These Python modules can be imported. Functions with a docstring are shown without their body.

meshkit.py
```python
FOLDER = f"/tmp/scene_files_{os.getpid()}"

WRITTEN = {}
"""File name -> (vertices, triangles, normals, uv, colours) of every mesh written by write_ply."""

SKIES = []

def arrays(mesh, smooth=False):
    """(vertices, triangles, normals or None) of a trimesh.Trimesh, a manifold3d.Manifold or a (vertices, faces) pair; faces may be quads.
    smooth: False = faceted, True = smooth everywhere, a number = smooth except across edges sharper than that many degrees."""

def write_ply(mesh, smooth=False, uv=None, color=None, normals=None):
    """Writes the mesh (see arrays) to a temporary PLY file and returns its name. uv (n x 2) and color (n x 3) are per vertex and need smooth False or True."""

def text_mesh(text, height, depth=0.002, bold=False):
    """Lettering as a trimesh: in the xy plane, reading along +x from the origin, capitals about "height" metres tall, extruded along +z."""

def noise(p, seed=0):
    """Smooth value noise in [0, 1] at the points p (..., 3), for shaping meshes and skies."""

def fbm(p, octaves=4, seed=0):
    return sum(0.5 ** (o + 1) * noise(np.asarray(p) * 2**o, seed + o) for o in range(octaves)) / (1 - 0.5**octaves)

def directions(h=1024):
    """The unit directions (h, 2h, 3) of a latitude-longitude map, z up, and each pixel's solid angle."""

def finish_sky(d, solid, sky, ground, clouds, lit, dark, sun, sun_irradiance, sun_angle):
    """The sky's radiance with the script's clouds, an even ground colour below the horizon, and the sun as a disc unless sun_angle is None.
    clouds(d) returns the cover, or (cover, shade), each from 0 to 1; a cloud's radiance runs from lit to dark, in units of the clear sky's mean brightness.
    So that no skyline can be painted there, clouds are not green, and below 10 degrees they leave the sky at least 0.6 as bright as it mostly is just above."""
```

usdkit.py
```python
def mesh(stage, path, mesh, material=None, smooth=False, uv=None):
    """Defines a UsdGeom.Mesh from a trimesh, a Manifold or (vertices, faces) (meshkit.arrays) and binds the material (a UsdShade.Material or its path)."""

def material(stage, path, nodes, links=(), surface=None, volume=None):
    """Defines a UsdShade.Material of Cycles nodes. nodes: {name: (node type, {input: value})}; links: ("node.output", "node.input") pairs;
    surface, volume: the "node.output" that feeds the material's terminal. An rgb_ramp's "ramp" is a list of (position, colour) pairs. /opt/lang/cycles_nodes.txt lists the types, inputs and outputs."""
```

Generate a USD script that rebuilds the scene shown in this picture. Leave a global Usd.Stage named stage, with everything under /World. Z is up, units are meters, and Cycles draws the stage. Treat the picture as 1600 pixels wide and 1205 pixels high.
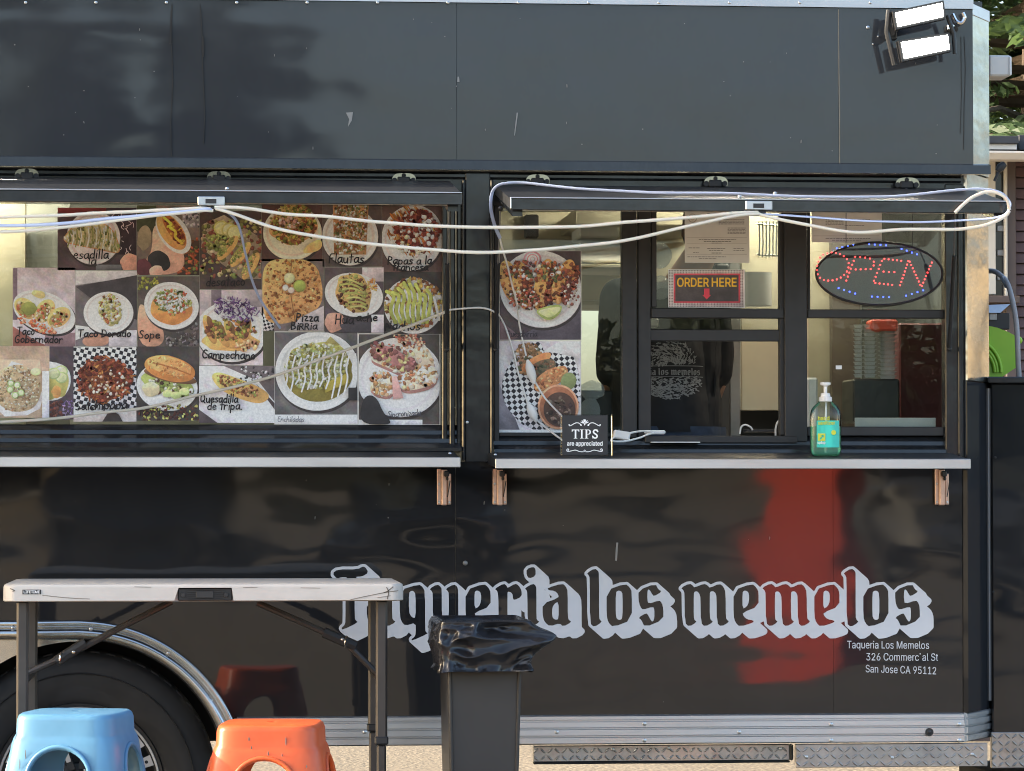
import math, random
import numpy as np, trimesh, manifold3d, shapely, usdkit, meshkit
from shapely import affinity
from shapely.geometry import Polygon, Point, LineString, box as sbox
from shapely.ops import unary_union
from pxr import Usd, UsdGeom, UsdLux, UsdShade, Gf, Sdf, Vt

stage = Usd.Stage.CreateInMemory()
UsdGeom.SetStageUpAxis(stage, 'Z'); UsdGeom.SetStageMetersPerUnit(stage, 1.0)
UsdGeom.Xform.Define(stage, '/World'); UsdGeom.Scope.Define(stage, '/World/Looks')
rng = random.Random(7); nrng = np.random.default_rng(11)

# ---------------------------------------------------------------- camera, sky, sun, exposure
FPX, CX, CY, HOR = 5231.0, 800.0, 602.5, 770.0        # focal length, centre and horizon in pixels of a 1600 wide frame
TH, PH = math.atan(460/FPX), math.atan((HOR-CY)/FPX)
FWD = np.array([math.sin(TH)*math.cos(PH), math.cos(TH)*math.cos(PH), math.sin(PH)])
RIGHT = np.array([math.cos(TH), -math.sin(TH), 0.0]); UP = np.cross(RIGHT, FWD)
DIST, EYE = 10.46, 1.31
CAM = np.array([-DIST*math.sin(TH), -DIST*math.cos(TH), EYE])
cam = UsdGeom.Camera.Define(stage, '/World/camera')
cam.CreateHorizontalApertureAttr(36.0); cam.CreateVerticalApertureAttr(36.0*771/1024)
cam.CreateFocalLengthAttr(36.0*FPX/1600); cam.CreateClippingRangeAttr(Gf.Vec2f(0.1, 2000))
cam.AddTransformOp().Set(Gf.Matrix4d(*[*RIGHT, 0, *UP, 0, *(-FWD), 0, *CAM, 1]))
cam.CreateExposureAttr(1.85)
SUN_EL, SUN_DIR = math.radians(20), (-0.990, 0.141)
SUN_ROT = math.atan2(*SUN_DIR)
usdkit.material(stage, '/World/Looks/sky', {
    's': ('sky_texture', {'sky_type': 'single_scattering', 'sun_disc': False, 'sun_elevation': SUN_EL, 'sun_rotation': SUN_ROT, 'aerosol_density': 3.5}),
    'b': ('background_shader', {'strength': 0.14})}, [('s.color', 'b.color')], surface='b.background')
dome = UsdLux.DomeLight.Define(stage, '/World/sky')
UsdShade.MaterialBindingAPI.Apply(dome.GetPrim()).Bind(UsdShade.Material.Get(stage, '/World/Looks/sky'))
dome.GetPrim().SetCustomDataByKey('kind', 'structure')
sun = UsdLux.DistantLight.Define(stage, '/World/sun')
sun.CreateNormalizeAttr(True); sun.CreateIntensityAttr(1.0); sun.CreateAngleAttr(0.5); sun.CreateColorAttr(Gf.Vec3f(1.0, 0.86, 0.68))
sv = np.array([SUN_DIR[0]*math.cos(SUN_EL), SUN_DIR[1]*math.cos(SUN_EL), math.sin(SUN_EL)]); sv /= np.linalg.norm(sv)
sx = np.cross([0, 0, 1], sv); sx /= np.linalg.norm(sx); sy = np.cross(sv, sx)
sun.AddTransformOp().Set(Gf.Matrix4d(*[*sx, 0, *sy, 0, *sv, 0, 0, 0, 0, 1]))

# ---------------------------------------------------------------- from the photograph's directions to places on a plane y = const
def Pn(p, y):
    p = np.asarray(p, float).reshape(-1, 2)
    d = FWD + RIGHT*((p[:, :1]-CX)/FPX) + UP*((CY-p[:, 1:])/FPX)
    return CAM + d*((y-CAM[1])/d[:, 1:2])
def P(px, py, y=0.0): return Pn([(px, py)], y)[0]
def X(px, py=600, y=0.0): return P(px, py, y)[0]
def Z(py, px=800, y=0.0): return P(px, py, y)[2]
def px_m(y=0.0): return (P(801, 600, y)-P(800, 600, y))[0]        # metres per pixel

# ---------------------------------------------------------------- the stage's objects
taken = {}
def unique(parent, name):
    k = taken.get((parent, name), -1)+1; taken[(parent, name)] = k
    return f'{parent}/{name}' + (f'_{k:03d}' if k else '')
class Node:
    def __init__(s, path, loc): s.path, s.loc = path, np.array(loc, float)
def data(path, **kw):
    p = stage.GetPrimAtPath(path)
    for k, v in kw.items():
        if v: p.SetCustomDataByKey(k, v)
def thing(name, label, cat, loc=(0, 0, 0), group=None):
    path = unique('/World', name)
    x = UsdGeom.Xform.Define(stage, path); x.AddTranslateOp().Set(Gf.Vec3d(*map(float, loc)))
    data(path, label=label, category=cat, group=group)
    return Node(path, loc)
def tm(m):
    if isinstance(m, (list, tuple)) and len(m) and not isinstance(m[0], np.ndarray): return trimesh.util.concatenate([tm(x) for x in m])
    v, f, _ = meshkit.arrays(m); return trimesh.Trimesh(v, f, process=False)
def part(parent, name, m, mat, smooth=30, label=None, kind=None, colors=None):
    path = unique(parent.path, name); m = tm(m)
    m = trimesh.Trimesh(m.vertices-parent.loc, m.faces, process=False)
    um = usdkit.mesh(stage, path, m, M[mat] if isinstance(mat, str) else mat, smooth=False if colors is not None else smooth)
    if colors is not None:
        pv = UsdGeom.PrimvarsAPI(um).CreatePrimvar('ink', Sdf.ValueTypeNames.Color3fArray, 'vertex'); pv.Set(Vt.Vec3fArray.FromNumpy(np.asarray(colors, np.float32)))
    data(path, label=label, kind=kind)
    return Node(path, parent.loc)
def solo(name, m, mat, label=None, cat=None, smooth=30, kind=None, group=None, colors=None):
    m = tm(m); b = m.bounds; loc = np.array([(b[0][0]+b[1][0])/2, (b[0][1]+b[1][1])/2, b[0][2]]) if kind is None else np.zeros(3)
    path = unique('/World', name)
    um = usdkit.mesh(stage, path, trimesh.Trimesh(m.vertices-loc, m.faces, process=False), M[mat] if isinstance(mat, str) else mat, smooth=False if colors is not None else smooth)
    um.AddTranslateOp().Set(Gf.Vec3d(*map(float, loc)))
    if colors is not None:
        pv = UsdGeom.PrimvarsAPI(um).CreatePrimvar('ink', Sdf.ValueTypeNames.Color3fArray, 'vertex'); pv.Set(Vt.Vec3fArray.FromNumpy(np.asarray(colors, np.float32)))
    data(path, label=label, category=cat, group=group, kind=kind)
    return Node(path, loc)

# ---------------------------------------------------------------- shapes
def box(x0, x1, y0, y1, z0, z1):
    b = trimesh.creation.box([abs(x1-x0), abs(y1-y0), abs(z1-z0)]); b.apply_translation([(x0+x1)/2, (y0+y1)/2, (z0+z1)/2]); return b
def cbox(x0, x1, y0, y1, z0, z1, c=0.003):
    x0, x1 = sorted((x0, x1)); y0, y1 = sorted((y0, y1)); z0, z1 = sorted((z0, z1))
    c = min(c, (x1-x0)*.45, (y1-y0)*.45, (z1-z0)*.45); p = []
    for x, sx_ in ((x0, 1), (x1, -1)):
        for y, sy_ in ((y0, 1), (y1, -1)):
            for z, sz_ in ((z0, 1), (z1, -1)):
                p += [(x+sx_*c, y+sy_*c, z), (x+sx_*c, y, z+sz_*c), (x, y+sy_*c, z+sz_*c)]
    return manifold3d.Manifold.hull_points(np.array(p))
def pbox(px0, px1, py0, py1, yf, yb, c=0.003):
    pm, qm = (px0+px1)/2, (py0+py1)/2
    return cbox(P(px0, qm, yf)[0], P(px1, qm, yf)[0], yf, yb, P(pm, py1, yf)[2], P(pm, py0, yf)[2], c)
def extrude(poly, h):
    gs = [g for g in getattr(poly, 'geoms', [poly]) if g.geom_type == 'Polygon' and g.area > 1e-9]
    return trimesh.util.concatenate([trimesh.creation.extrude_polygon(g, h, engine='earcut') for g in gs])
def sheet_xz(poly, yf, yb):                                     # a polygon in x, z with its front at yf and back at yb
    m = extrude(poly, abs(yb-yf)); v = m.vertices
    return trimesh.Trimesh(np.c_[v[:, 0], max(yf, yb)-v[:, 2], v[:, 1]], m.faces, process=False)
def prism_x(prof, x0, x1):                                      # a profile in y, z swept along x
    m = extrude(Polygon(prof), abs(x1-x0)); v = m.vertices
    return trimesh.Trimesh(np.c_[min(x0, x1)+v[:, 2], v[:, 0], v[:, 1]], m.faces, process=False)
def prism_between(prof, a, b):                                  # a profile (outward, z) swept from a to b in plan
    a, b = np.array(a, float), np.array(b, float); d = (b-a); L = np.linalg.norm(d); d /= L; o = np.array([d[1], -d[0]])
    m = extrude(Polygon(prof), L); v = m.vertices
    xy = a+np.outer(v[:, 2], d)+np.outer(v[:, 0], o)
    r = trimesh.Trimesh(np.c_[xy, v[:, 1]], m.faces, process=False)
    r.fix_normals(); return r
def smooth_path(pts, n=10):
    p = np.asarray(pts, float)
    if len(p) < 3: return p
    q = np.vstack([2*p[0]-p[1], p, 2*p[-1]-p[-2]]); out = []
    for i in range(1, len(q)-2):
        t = np.linspace(0, 1, n, endpoint=False)[:, None]
        out.append(.5*(2*q[i]+(q[i+1]-q[i-1])*t+(2*q[i-1]-5*q[i]+4*q[i+1]-q[i+2])*t**2+(3*q[i]-q[i-1]-3*q[i+1]+q[i+2])*t**3))
    return np.vstack(out+[p[-1:]])
def tube(pts, r, n=8, flat=1.0):                                # a closed tube; r may vary; flat < 1 squashes it along its second axis
    p = np.asarray(pts, float); r = np.broadcast_to(np.asarray(r, float), len(p))
    t = np.gradient(p, axis=0); t /= np.linalg.norm(t, axis=1, keepdims=True)
    u = np.cross(t[0], [0, 1, 0] if abs(t[0][1]) < .9 else [1, 0, 0]); u /= np.linalg.norm(u); V = []
    for k in range(len(p)):
        u = u-t[k]*u.dot(t[k]); u /= np.linalg.norm(u); w = np.cross(t[k], u)
        a = np.arange(n)/n*2*np.pi
        V.append(p[k]+r[k]*(np.outer(np.cos(a), u)+flat*np.outer(np.sin(a), w)))
    V = np.vstack(V+[p[:1], p[-1:]]); F = []; L = len(p)
    for k in range(L-1):
        for i in range(n):
            a, b = k*n+i, k*n+(i+1) % n
            F += [(a, b, b+n), (a, b+n, a+n)]
    for i in range(n):
        F += [(L*n, (i+1) % n, i), (L*n+1, (L-1)*n+i, (L-1)*n+(i+1) % n)]
    m = trimesh.Trimesh(V, F, process=False); m.fix_normals(); return m
def cyl(a, b, r, n=16, r2=None): return tube(np.array([a, np.array(a)+(np.array(b)-a)*.5, b], float), [r, (r+(r2 or r))/2, r2 or r], n)
def revolve(prof, n=32, axis='z', at=(0, 0, 0)):                # (radius, height) profile
    m = trimesh.creation.revolve(np.array(prof, float), sections=n); v = m.vertices
    if axis == 'y': v = np.c_[v[:, 0], v[:, 2], -v[:, 1]]
    if axis == 'x': v = np.c_[v[:, 2], v[:, 1], -v[:, 0]]
    m = trimesh.Trimesh(v+np.array(at), m.faces, process=False); m.fix_normals(); return m
def loft(rings, cap=True):
    n = len(rings[0]); V = np.vstack(rings); F = []
    for k in range(len(rings)-1):
        for i in range(n):
            a, b = k*n+i, k*n+(i+1) % n; F += [(a, b, b+n), (a, b+n, a+n)]
    if cap:
        V = np.vstack([V, rings[0].mean(0), rings[-1].mean(0)]); c = len(V)
        for i in range(n): F += [(c-2, (i+1) % n, i), (c-1, (len(rings)-1)*n+i, (len(rings)-1)*n+(i+1) % n)]
    m = trimesh.Trimesh(V, F, process=False); m.fix_normals(); return m
def rot(m, deg, axis, at):
    m = tm(m).copy(); m.apply_transform(trimesh.transformations.rotation_matrix(math.radians(deg), axis, at)); return m
def sphere(c, r, n=2, s=(1, 1, 1)):
    m = trimesh.creation.icosphere(n, 1.0); return trimesh.Trimesh(m.vertices*np.array(s)*r+np.array(c), m.faces, process=False)
def rivet(px, py, y, r=.006): return sphere(P(px, py, y), r, 1, (1, .5, 1))
def chaikin(p, n=2, closed=True):
    p = np.asarray(p, float)
    for _ in range(n):
        q = np.roll(p, -1, 0) if closed else p[1:]; a = p if closed else p[:-1]
        r = np.stack([.75*a+.25*q, .25*a+.75*q], 1).reshape(-1, 2)
        p = r if closed else np.vstack([p[:1], r, p[-1:]])
    return p

# ---------------------------------------------------------------- materials
M = {}
def lin(c): c = np.array(c, float)/255; return np.where(c < .04045, c/12.92, ((c+.055)/1.055)**2.4)
def mat(name, color, rough=.5, metal=0., vary=.12, scale=8., bump=0., bscale=60., bdist=.002, stretch=None, streak=None, rvary=0., **kw):
    n = {'p': ('principled_bsdf', {'roughness': rough, 'metallic': metal, **kw}), 'g': ('texture_coordinate', {})}
    L = []; src = 'g.object'
    if stretch:
        n['m'] = ('mapping', {'scale': stretch}); L.append(('g.object', 'm.vector')); src = 'm.vector'
    c = np.array(color, float)
    if vary:
        n['n'] = ('noise_texture', {'scale': scale, 'detail': 5, 'roughness': .6}); L.append((src, 'n.vector'))
        n['r'] = ('rgb_ramp', {'ramp': [(0.25, tuple(np.clip(c*(1-vary), 0, 1))), (0.75, tuple(np.clip(c*(1+vary), 0, 1)))]})
        L += [('n.fac', 'r.fac'), ('r.color', 'p.base_color')]
    else: n['p'][1]['base_color'] = tuple(c)
    if rvary:
        n['n2'] = ('noise_texture', {'scale': scale*.6, 'detail': 6, 'roughness': .65}); L.append((src, 'n2.vector'))
        n['mr'] = ('map_range', {'from_min': .35, 'from_max': .7, 'to_min': rough, 'to_max': rough+rvary, 'clamp': True}); L += [('n2.fac', 'mr.value'), ('mr.result', 'p.roughness')]
    if bump:
        n['nb'] = ('noise_texture', {'scale': bscale, 'detail': 3}); L.append((src, 'nb.vector'))
        n['b'] = ('bump', {'strength': bump, 'distance': bdist}); L += [('nb.fac', 'b.height'), ('b.normal', 'p.normal')]
    M[name] = usdkit.material(stage, '/World/Looks/'+name, n, L, surface='p.BSDF')
def paint(name, base, rough, wave, wdist, dust):
    """Glossy black sheet: slow dents that bend its reflections, thin dust and rain marks."""
    n = {'g': ('geometry', {}), 'm': ('mapping', {'scale': (1.0, 1.0, 1.7)}), 'w': ('noise_texture', {'scale': wave, 'detail': 2, 'roughness': .45}),
         'w2': ('noise_texture', {'scale': wave*3.2, 'detail': 1}), 'wa': ('math', {'math_type': 'multiply_add', 'value2': .16}), 'b': ('bump', {'strength': 1.0, 'distance': wdist}), 'm2': ('mapping', {'scale': (1.6, 1.6, .9)}), 'd': ('noise_texture', {'scale': 2.5, 'detail': 8, 'roughness': .7}),
         'r': ('rgb_ramp', {'ramp': [(.35, base), (.8, tuple(np.array(base)+dust))]}), 'mr': ('map_range', {'from_min': .3, 'from_max': .75, 'to_min': rough, 'to_max': rough+.05}),
         'p': ('principled_bsdf', {'specular_ior_level': .55})}
    L = [('g.position', 'm.vector'), ('m.vector', 'w.vector'), ('m.vector', 'w2.vector'), ('w2.fac', 'wa.value1'), ('w.fac', 'wa.value3'), ('wa.value', 'b.height'), ('b.normal', 'p.normal'), ('g.position', 'm2.vector'), ('m2.vector', 'd.vector'),
         ('d.fac', 'r.fac'), ('r.color', 'p.base_color'), ('d.fac', 'mr.value'), ('mr.result', 'p.roughness')]
    M[name] = usdkit.material(stage, '/World/Looks/'+name, n, L, surface='p.BSDF')
paint('paint_upper_sheen', (.028, .031, .036), .035, 1.3, .0050, (.006, .006, .006))  # sky sheen on the fascia lifted into its base colour
paint('paint_lower', (.011, .011, .012), .012, 1.1, .0066, (.005, .005, .005))
paint('paint_trim', (.010, .011, .013), .12, 6., .0015, (.02, .02, .02))
mat('frame_dark', (.020, .019, .019), .38, vary=.25, scale=14, rvary=.15)
mat('rubber', (.014, .014, .014), .75, vary=.4, scale=20)
mat('tyre', (.008, .008, .009), .62, vary=.5, scale=9, rvary=.15, bump=.25, bscale=45)
mat('steel_corner', (.40, .385, .34), .14, 1., vary=.22, scale=3.5, bump=.5, bscale=2.4, bdist=.02, stretch=(1, 1, 2.2), rvary=.25)
mat('steel_fender', (.68, .66, .63), .14, 1., vary=.06, scale=10, rvary=.10)
mat('steel_rail', (.60, .60, .61), .30, 1., vary=.10, scale=5, rvary=.2, stretch=(.4, 1, 4))
mat('steel_shelf', (.58, .56, .54), .34, 1., vary=.12, scale=6, rvary=.2, stretch=(.5, 2, 2))
mat('coppery_steel', (.64, .45, .36), .28, 1., vary=.12, scale=20, rvary=.15)  # coppery tint given to the bracket metal itself
mat('steel_hinge', (.34, .31, .25), .14, 1., vary=.2, scale=30)
mat('steel_inside', (.64, .58, .44), .42, 1., vary=.12, scale=3, rvary=.2, bump=.08, bscale=5, bdist=.006)
mat('steel_dull', (.30, .29, .28), .42, 1., vary=.2, scale=6, rvary=.15)
mat('tread_plate', (.44, .43, .42), .27, 1., vary=.3, scale=9, rvary=.2, bump=.1, bscale=50)
mat('zinc', (.62, .63, .63), .35, 1., vary=.1, scale=40)
mat('chrome', (.75, .75, .75), .10, 1., vary=0)
mat('vinyl', (.56, .575, .61), .28, vary=.05, scale=3, rvary=.1)
mat('white_plastic', (.78, .77, .75), .38, vary=.05, scale=20)
mat('strip_plastic', (.56, .51, .44), .30, vary=.06, scale=9, subsurface_weight=.15)
mat('strip_cool', (.42, .49, .68), .28, vary=.06, scale=9)  # blue light on these strips put into the base colour
mat('flap_paint', (.016, .017, .019), .34, vary=.3, scale=9, rvary=.1)
mat('sign_panel', (.055, .05, .055), .25, vary=.1, scale=15)
mat('black_plastic', (.018, .018, .019), .40, vary=.2, scale=15)
mat('interior_dark', (.045, .045, .045), .55, vary=.3, scale=3)
mat('flap_underside', (.66, .66, .62), .38, vary=.06, scale=2, rvary=.15)
mat('interior_wall', (.38, .38, .34), .4, vary=.15, scale=2)
mat('interior_brown', (.085, .065, .052), .5, vary=.2, scale=3)
mat('maroon', (.12, .025, .03), .45, vary=.15, scale=4)
mat('white_case', (.70, .69, .66), .45, vary=.08, scale=5)
mat('paper', (.74, .71, .67), .8, vary=.04, scale=30)
mat('black_print', (.020, .020, .022), .35, vary=.1, scale=10)
mat('marker', (.02, .02, .022), .5, vary=0)
def ink_material(name, rough, spec=.4):
    M[name] = usdkit.material(stage, '/World/Looks/'+name, {'a': ('attribute', {'attribute': 'ink'}), 'p': ('principled_bsdf', {'roughness': rough, 'specular_ior_level': spec}),
        'g': ('geometry', {}), 'n': ('noise_texture', {'scale': 150, 'detail': 5, 'roughness': .72}), 'r': ('rgb_ramp', {'ramp': [(.3, (.80, .80, .80)), (.7, (1.16, 1.15, 1.13))]}), 'm': ('mix', {'mix_type': 'multiply', 'fac': 1.0})},
        [('a.color', 'm.color1'), ('g.position', 'n.vector'), ('n.fac', 'r.fac'), ('r.color', 'm.color2'), ('m.color', 'p.base_color')], surface='p.BSDF')
ink_material('print', .42); ink_material('matte_print', .7, .25)
def glass(name, tint, ior, rough=0.0):
    M[name] = usdkit.material(stage, '/World/Looks/'+name, {'t': ('transparent_bsdf', {'color': tint}), 'g': ('glossy_bsdf', {'color': (1, 1, 1), 'roughness': rough}), 'f': ('fresnel', {'IOR': ior}), 'x': ('mix_closure', {}),
        'ge': ('geometry', {}), 'n': ('noise_texture', {'scale': 2.0, 'detail': 1}), 'b': ('bump', {'strength': 1.0, 'distance': .0015})},
        [('f.fac', 'x.fac'), ('t.BSDF', 'x.closure1'), ('g.BSDF', 'x.closure2'), ('ge.position', 'n.vector'), ('n.fac', 'b.height'), ('b.normal', 'g.normal')], surface='x.closure')
glass('window_glass', (.88, .92, .90), 1.42); glass('clear_acrylic', (.9, .93, .93), 1.5); M['clear_cups'] = usdkit.material(stage, '/World/Looks/clear_cups', {'t': ('transparent_bsdf', {'color': (.9, .92, .93)}), 'd': ('principled_bsdf', {'base_color': (.62, .64, .65), 'roughness': .12}), 'x': ('mix_closure', {'fac': .30})}, [('t.BSDF', 'x.closure1'), ('d.BSDF', 'x.closure2')], surface='x.closure')
def emit(name, color, strength):
    M[name] = usdkit.material(stage, '/World/Looks/'+name, {'e': ('emission', {'color': color, 'strength': strength})}, [], surface='e.emission')
emit('unseen_tube_lamp', (1, .89, .70), 70.0); emit('led_red', (1, .05, .05), 1.35); emit('led_blue', (.05, .09, 1), 1.7); emit('flood_led', (1, .98, .86), 5.0)

# ---------------------------------------------------------------- ground
def ground_material():
    n = {'g': ('geometry', {}), 'n': ('noise_texture', {'scale': 42, 'detail': 5, 'roughness': .75}), 'v': ('voronoi_texture', {'scale': 60}), 'big': ('noise_texture', {'scale': .5, 'detail': 5}),
         'r': ('rgb_ramp', {'ramp': [(.34, (.045, .037, .025)), (.5, (.16, .133, .092)), (.64, (.31, .26, .185))]}), 'r2': ('rgb_ramp', {'ramp': [(.3, (.75, .75, .75)), (.7, (1.1, 1.1, 1.1))]}),
         'm': ('mix', {'mix_type': 'multiply', 'fac': 1.0}), 'b': ('bump', {'strength': .6, 'distance': .006}), 'p': ('principled_bsdf', {'roughness': .9})}
    M['asphalt'] = usdkit.material(stage, '/World/Looks/asphalt', n, [('g.position', 'n.vector'), ('g.position', 'v.vector'), ('g.position', 'big.vector'), ('n.fac', 'r.fac'), ('big.fac', 'r2.fac'),
        ('r.color', 'm.color1'), ('r2.color', 'm.color2'), ('m.color', 'p.base_color'), ('v.distance', 'b.height'), ('b.normal', 'p.normal')], surface='p.BSDF')
ground_material()
solo('ground', (np.array([(-400, -400, 0), (400, -400, 0), (400, 400, 0), (-400, 400, 0)], float), np.array([(0, 1, 2), (0, 2, 3)])), 'asphalt', kind='structure', label='worn tan asphalt ground', smooth=False)

# ---------------------------------------------------------------- food trailer
XL, XR, YB = -8.3, X(1505, 1000), 2.2                # left end, front right corner, back
NOSE = (XR+.128, .20)                                # where the cut-off corner ends
FLOOR, ROOF = Z(1163), Z(-6)
T = thing('food_trailer', 'glossy black food trailer with open serving windows and white blackletter name on its side', 'food trailer', ((XL+XR)/2, YB/2, 0))
part(T, 'roof', [box(XL, XR, .02, YB, ROOF, ROOF+.04), box(XR+.001, NOSE[0], .25, YB, ROOF, ROOF+.039)], 'paint_trim')
part(T, 'floor', [box(XL, NOSE[0], .34, YB, FLOOR+.01, FLOOR+.05)], 'steel_dull')
zr0, zr1 = Z(600), Z(360)
part(T, 'back_wall', sheet_xz(Polygon([(XL, FLOOR+.05), (NOSE[0], FLOOR+.05), (NOSE[0], ROOF), (XL, ROOF)]).difference(unary_union([sbox(-5.6, zr0, -3.2, zr1), sbox(.2, zr0, 1.2, zr1)])), YB-.04, YB), 'interior_wall')  # unseen rear openings that let daylight into the kitchen
part(T, 'end_wall', [box(XL, XL+.03, .03, YB-.04, FLOOR+.05, ROOF)], 'paint_trim')
part(T, 'end_wall', [box(NOSE[0]-.03, NOSE[0], NOSE[1]+.003, YB-.04, FLOOR+.05, ROOF)], 'paint_trim')
zu0, zu1 = Z(252), Z(8)
for k, (a, b) in enumerate(((None, 711.9), (712.1, 1307.9), (1308.1, 1517))):   # upper fascia: three lapped sheets
    x0 = XL if a is None else X(a, 130); x1 = X(b, 130)
    part(T, 'upper_panel', cbox(x0, x1, -.0300+.0006*(k == 1), .0, zu0, zu1, .0006), 'paint_upper_sheen')
part(T, 'drip_edge', prism_x([(-.052, Z(266, y=-.05)), (-.05, Z(252, y=-.05)), (-.028, Z(250, y=-.03)), (0, Z(250)), (0, Z(267))], XL, X(1548, 260, -.05)), 'paint_trim', 20)
part(T, 'top_rail', [box(XL, X(1517, 5), -.036, .0, Z(7.5), Z(-8))], 'steel_rail')
for q in range(40, 1400, 110): part(T, 'rivet', rivet(q, 4, -.037, .005), 'zinc')
part(T, 'header', [box(XL, X(1505, 290), .0, .06, Z(322), Z(268))], 'paint_trim')
part(T, 'header_bead', [prism_x([(-.004, Z(281)), (-.016, Z(278)), (-.016, Z(274)), (-.004, Z(270))], XL, X(1500, 275))], 'paint_trim', 20)
def lean(m):                                                     # the lower skin leans in a few millimetres towards the rail
    m = tm(m); v = np.array(m.vertices); v[:, 1] += .0052*np.clip((Z(722)-v[:, 2])/(Z(722)-Z(1120)), 0, 1.2); return trimesh.Trimesh(v, m.faces, process=False)
# streaks of old sealant that have run down the fascia
def streak(pxs, w, y):
    c = LineString(pxs).buffer(w, cap_style='round'); c = c.difference(Point(pxs[len(pxs)//2]).buffer(w*.8)); g = max(getattr(c, 'geoms', [c]), key=lambda q: q.area)
    v = Pn(np.array(g.exterior.coords), 0); return sheet_xz(Polygon(v[:, [0, 2]]), y-.0012, y)
part(T, 'sealant_streak', [streak([(269, 10), (268, 60), (270, 130), (267, 195), (268, 245)], .8, -.03), streak([(268, 20), (266.5, 70)], 1.3, -.0311)], 'rubber', False)
part(T, 'sealant_streak', [streak([(313, 10), (316, 60), (317, 120), (320, 180), (318, 225)], .7, -.03), streak([(317, 60), (317.5, 90)], 1.2, -.0311)], 'rubber', False)
part(T, 'sealant_streak', [streak([(1503, 60), (1505, 110), (1503, 170), (1502, 235)], .6, -.03), streak([(1498, 60), (1499, 150), (1497, 210)], .5, -.0305)], 'rubber', False)
for c in ([(540, 178), (551, 177), (549, 190), (543, 200), (545, 188)], [(806, 178), (808, 178), (803, 214), (802, 213)], [(963, 848), (966, 848), (964, 877), (961, 876)], [(714, 122), (716, 122), (717, 130), (713, 130)]):
    v = Pn(c, 0); up = c[0][1] < 400
    part(T, 'scratch', (lambda q: q if up else lean(q))(sheet_xz(Polygon(v[:, [0, 2]]), (-.0312 if up else -.0012), (-.0302 if up else -.0002))), 'steel_dull', False)

# lower skin with the wheel arch cut out of it
WC = P(122, 1235); WR1, WR2 = 228*px_m(), 260*px_m()
W2 = WC-np.array([.93, 0, 0])
arch = unary_union([Point(WC[0], WC[2]).buffer(WR2, 48), Point(W2[0], W2[2]).buffer(WR2, 48), sbox(W2[0], WC[2]-.2, WC[0], WC[2]+WR2)])
holes = unary_union([Point(WC[0], WC[2]).buffer(WR1, 48), Point(W2[0], W2[2]).buffer(WR1, 48)])
zl0, zl1 = Z(1120), Z(722)
for a, b in ((None, 711.7), (712.3, 1301.8), (1302.2, 1504)):
    pl = sbox(XL if a is None else X(a, 900), zl0, X(b, 900), zl1).difference(arch)
    part(T, 'lower_panel', lean(sheet_xz(pl, 0, .02)), 'paint_lower', False)
clip = sbox(XL+1, Z(1166), 3, 3)
zc0 = Z(1164); a0 = math.acos(min(1, (zc0-WC[2])/WR2))                 # rolled fender trim swept along the arch
def fender_path(r):
    a0 = math.acos((zc0-WC[2])/r); L = [(WC[0]+r*math.sin(a), WC[2]+r*math.cos(a)) for a in np.linspace(a0, 0, 30)]
    return L+[(x, WC[2]+r) for x in np.linspace(WC[0], W2[0], 10)[1:-1]]+[(W2[0]-r*math.sin(a), WC[2]+r*math.cos(a)) for a in np.linspace(0, a0, 30)]
fprof = [(0, .0), (0, -.006), (.003, -.012), (.012, -.014), (.017, -.010), (.019, -.007), (.022, -.008), (.026, -.018), (.034, -.026), (.044, -.027), (.054, -.020), (.060, -.008), (.062, .03)]
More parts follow.
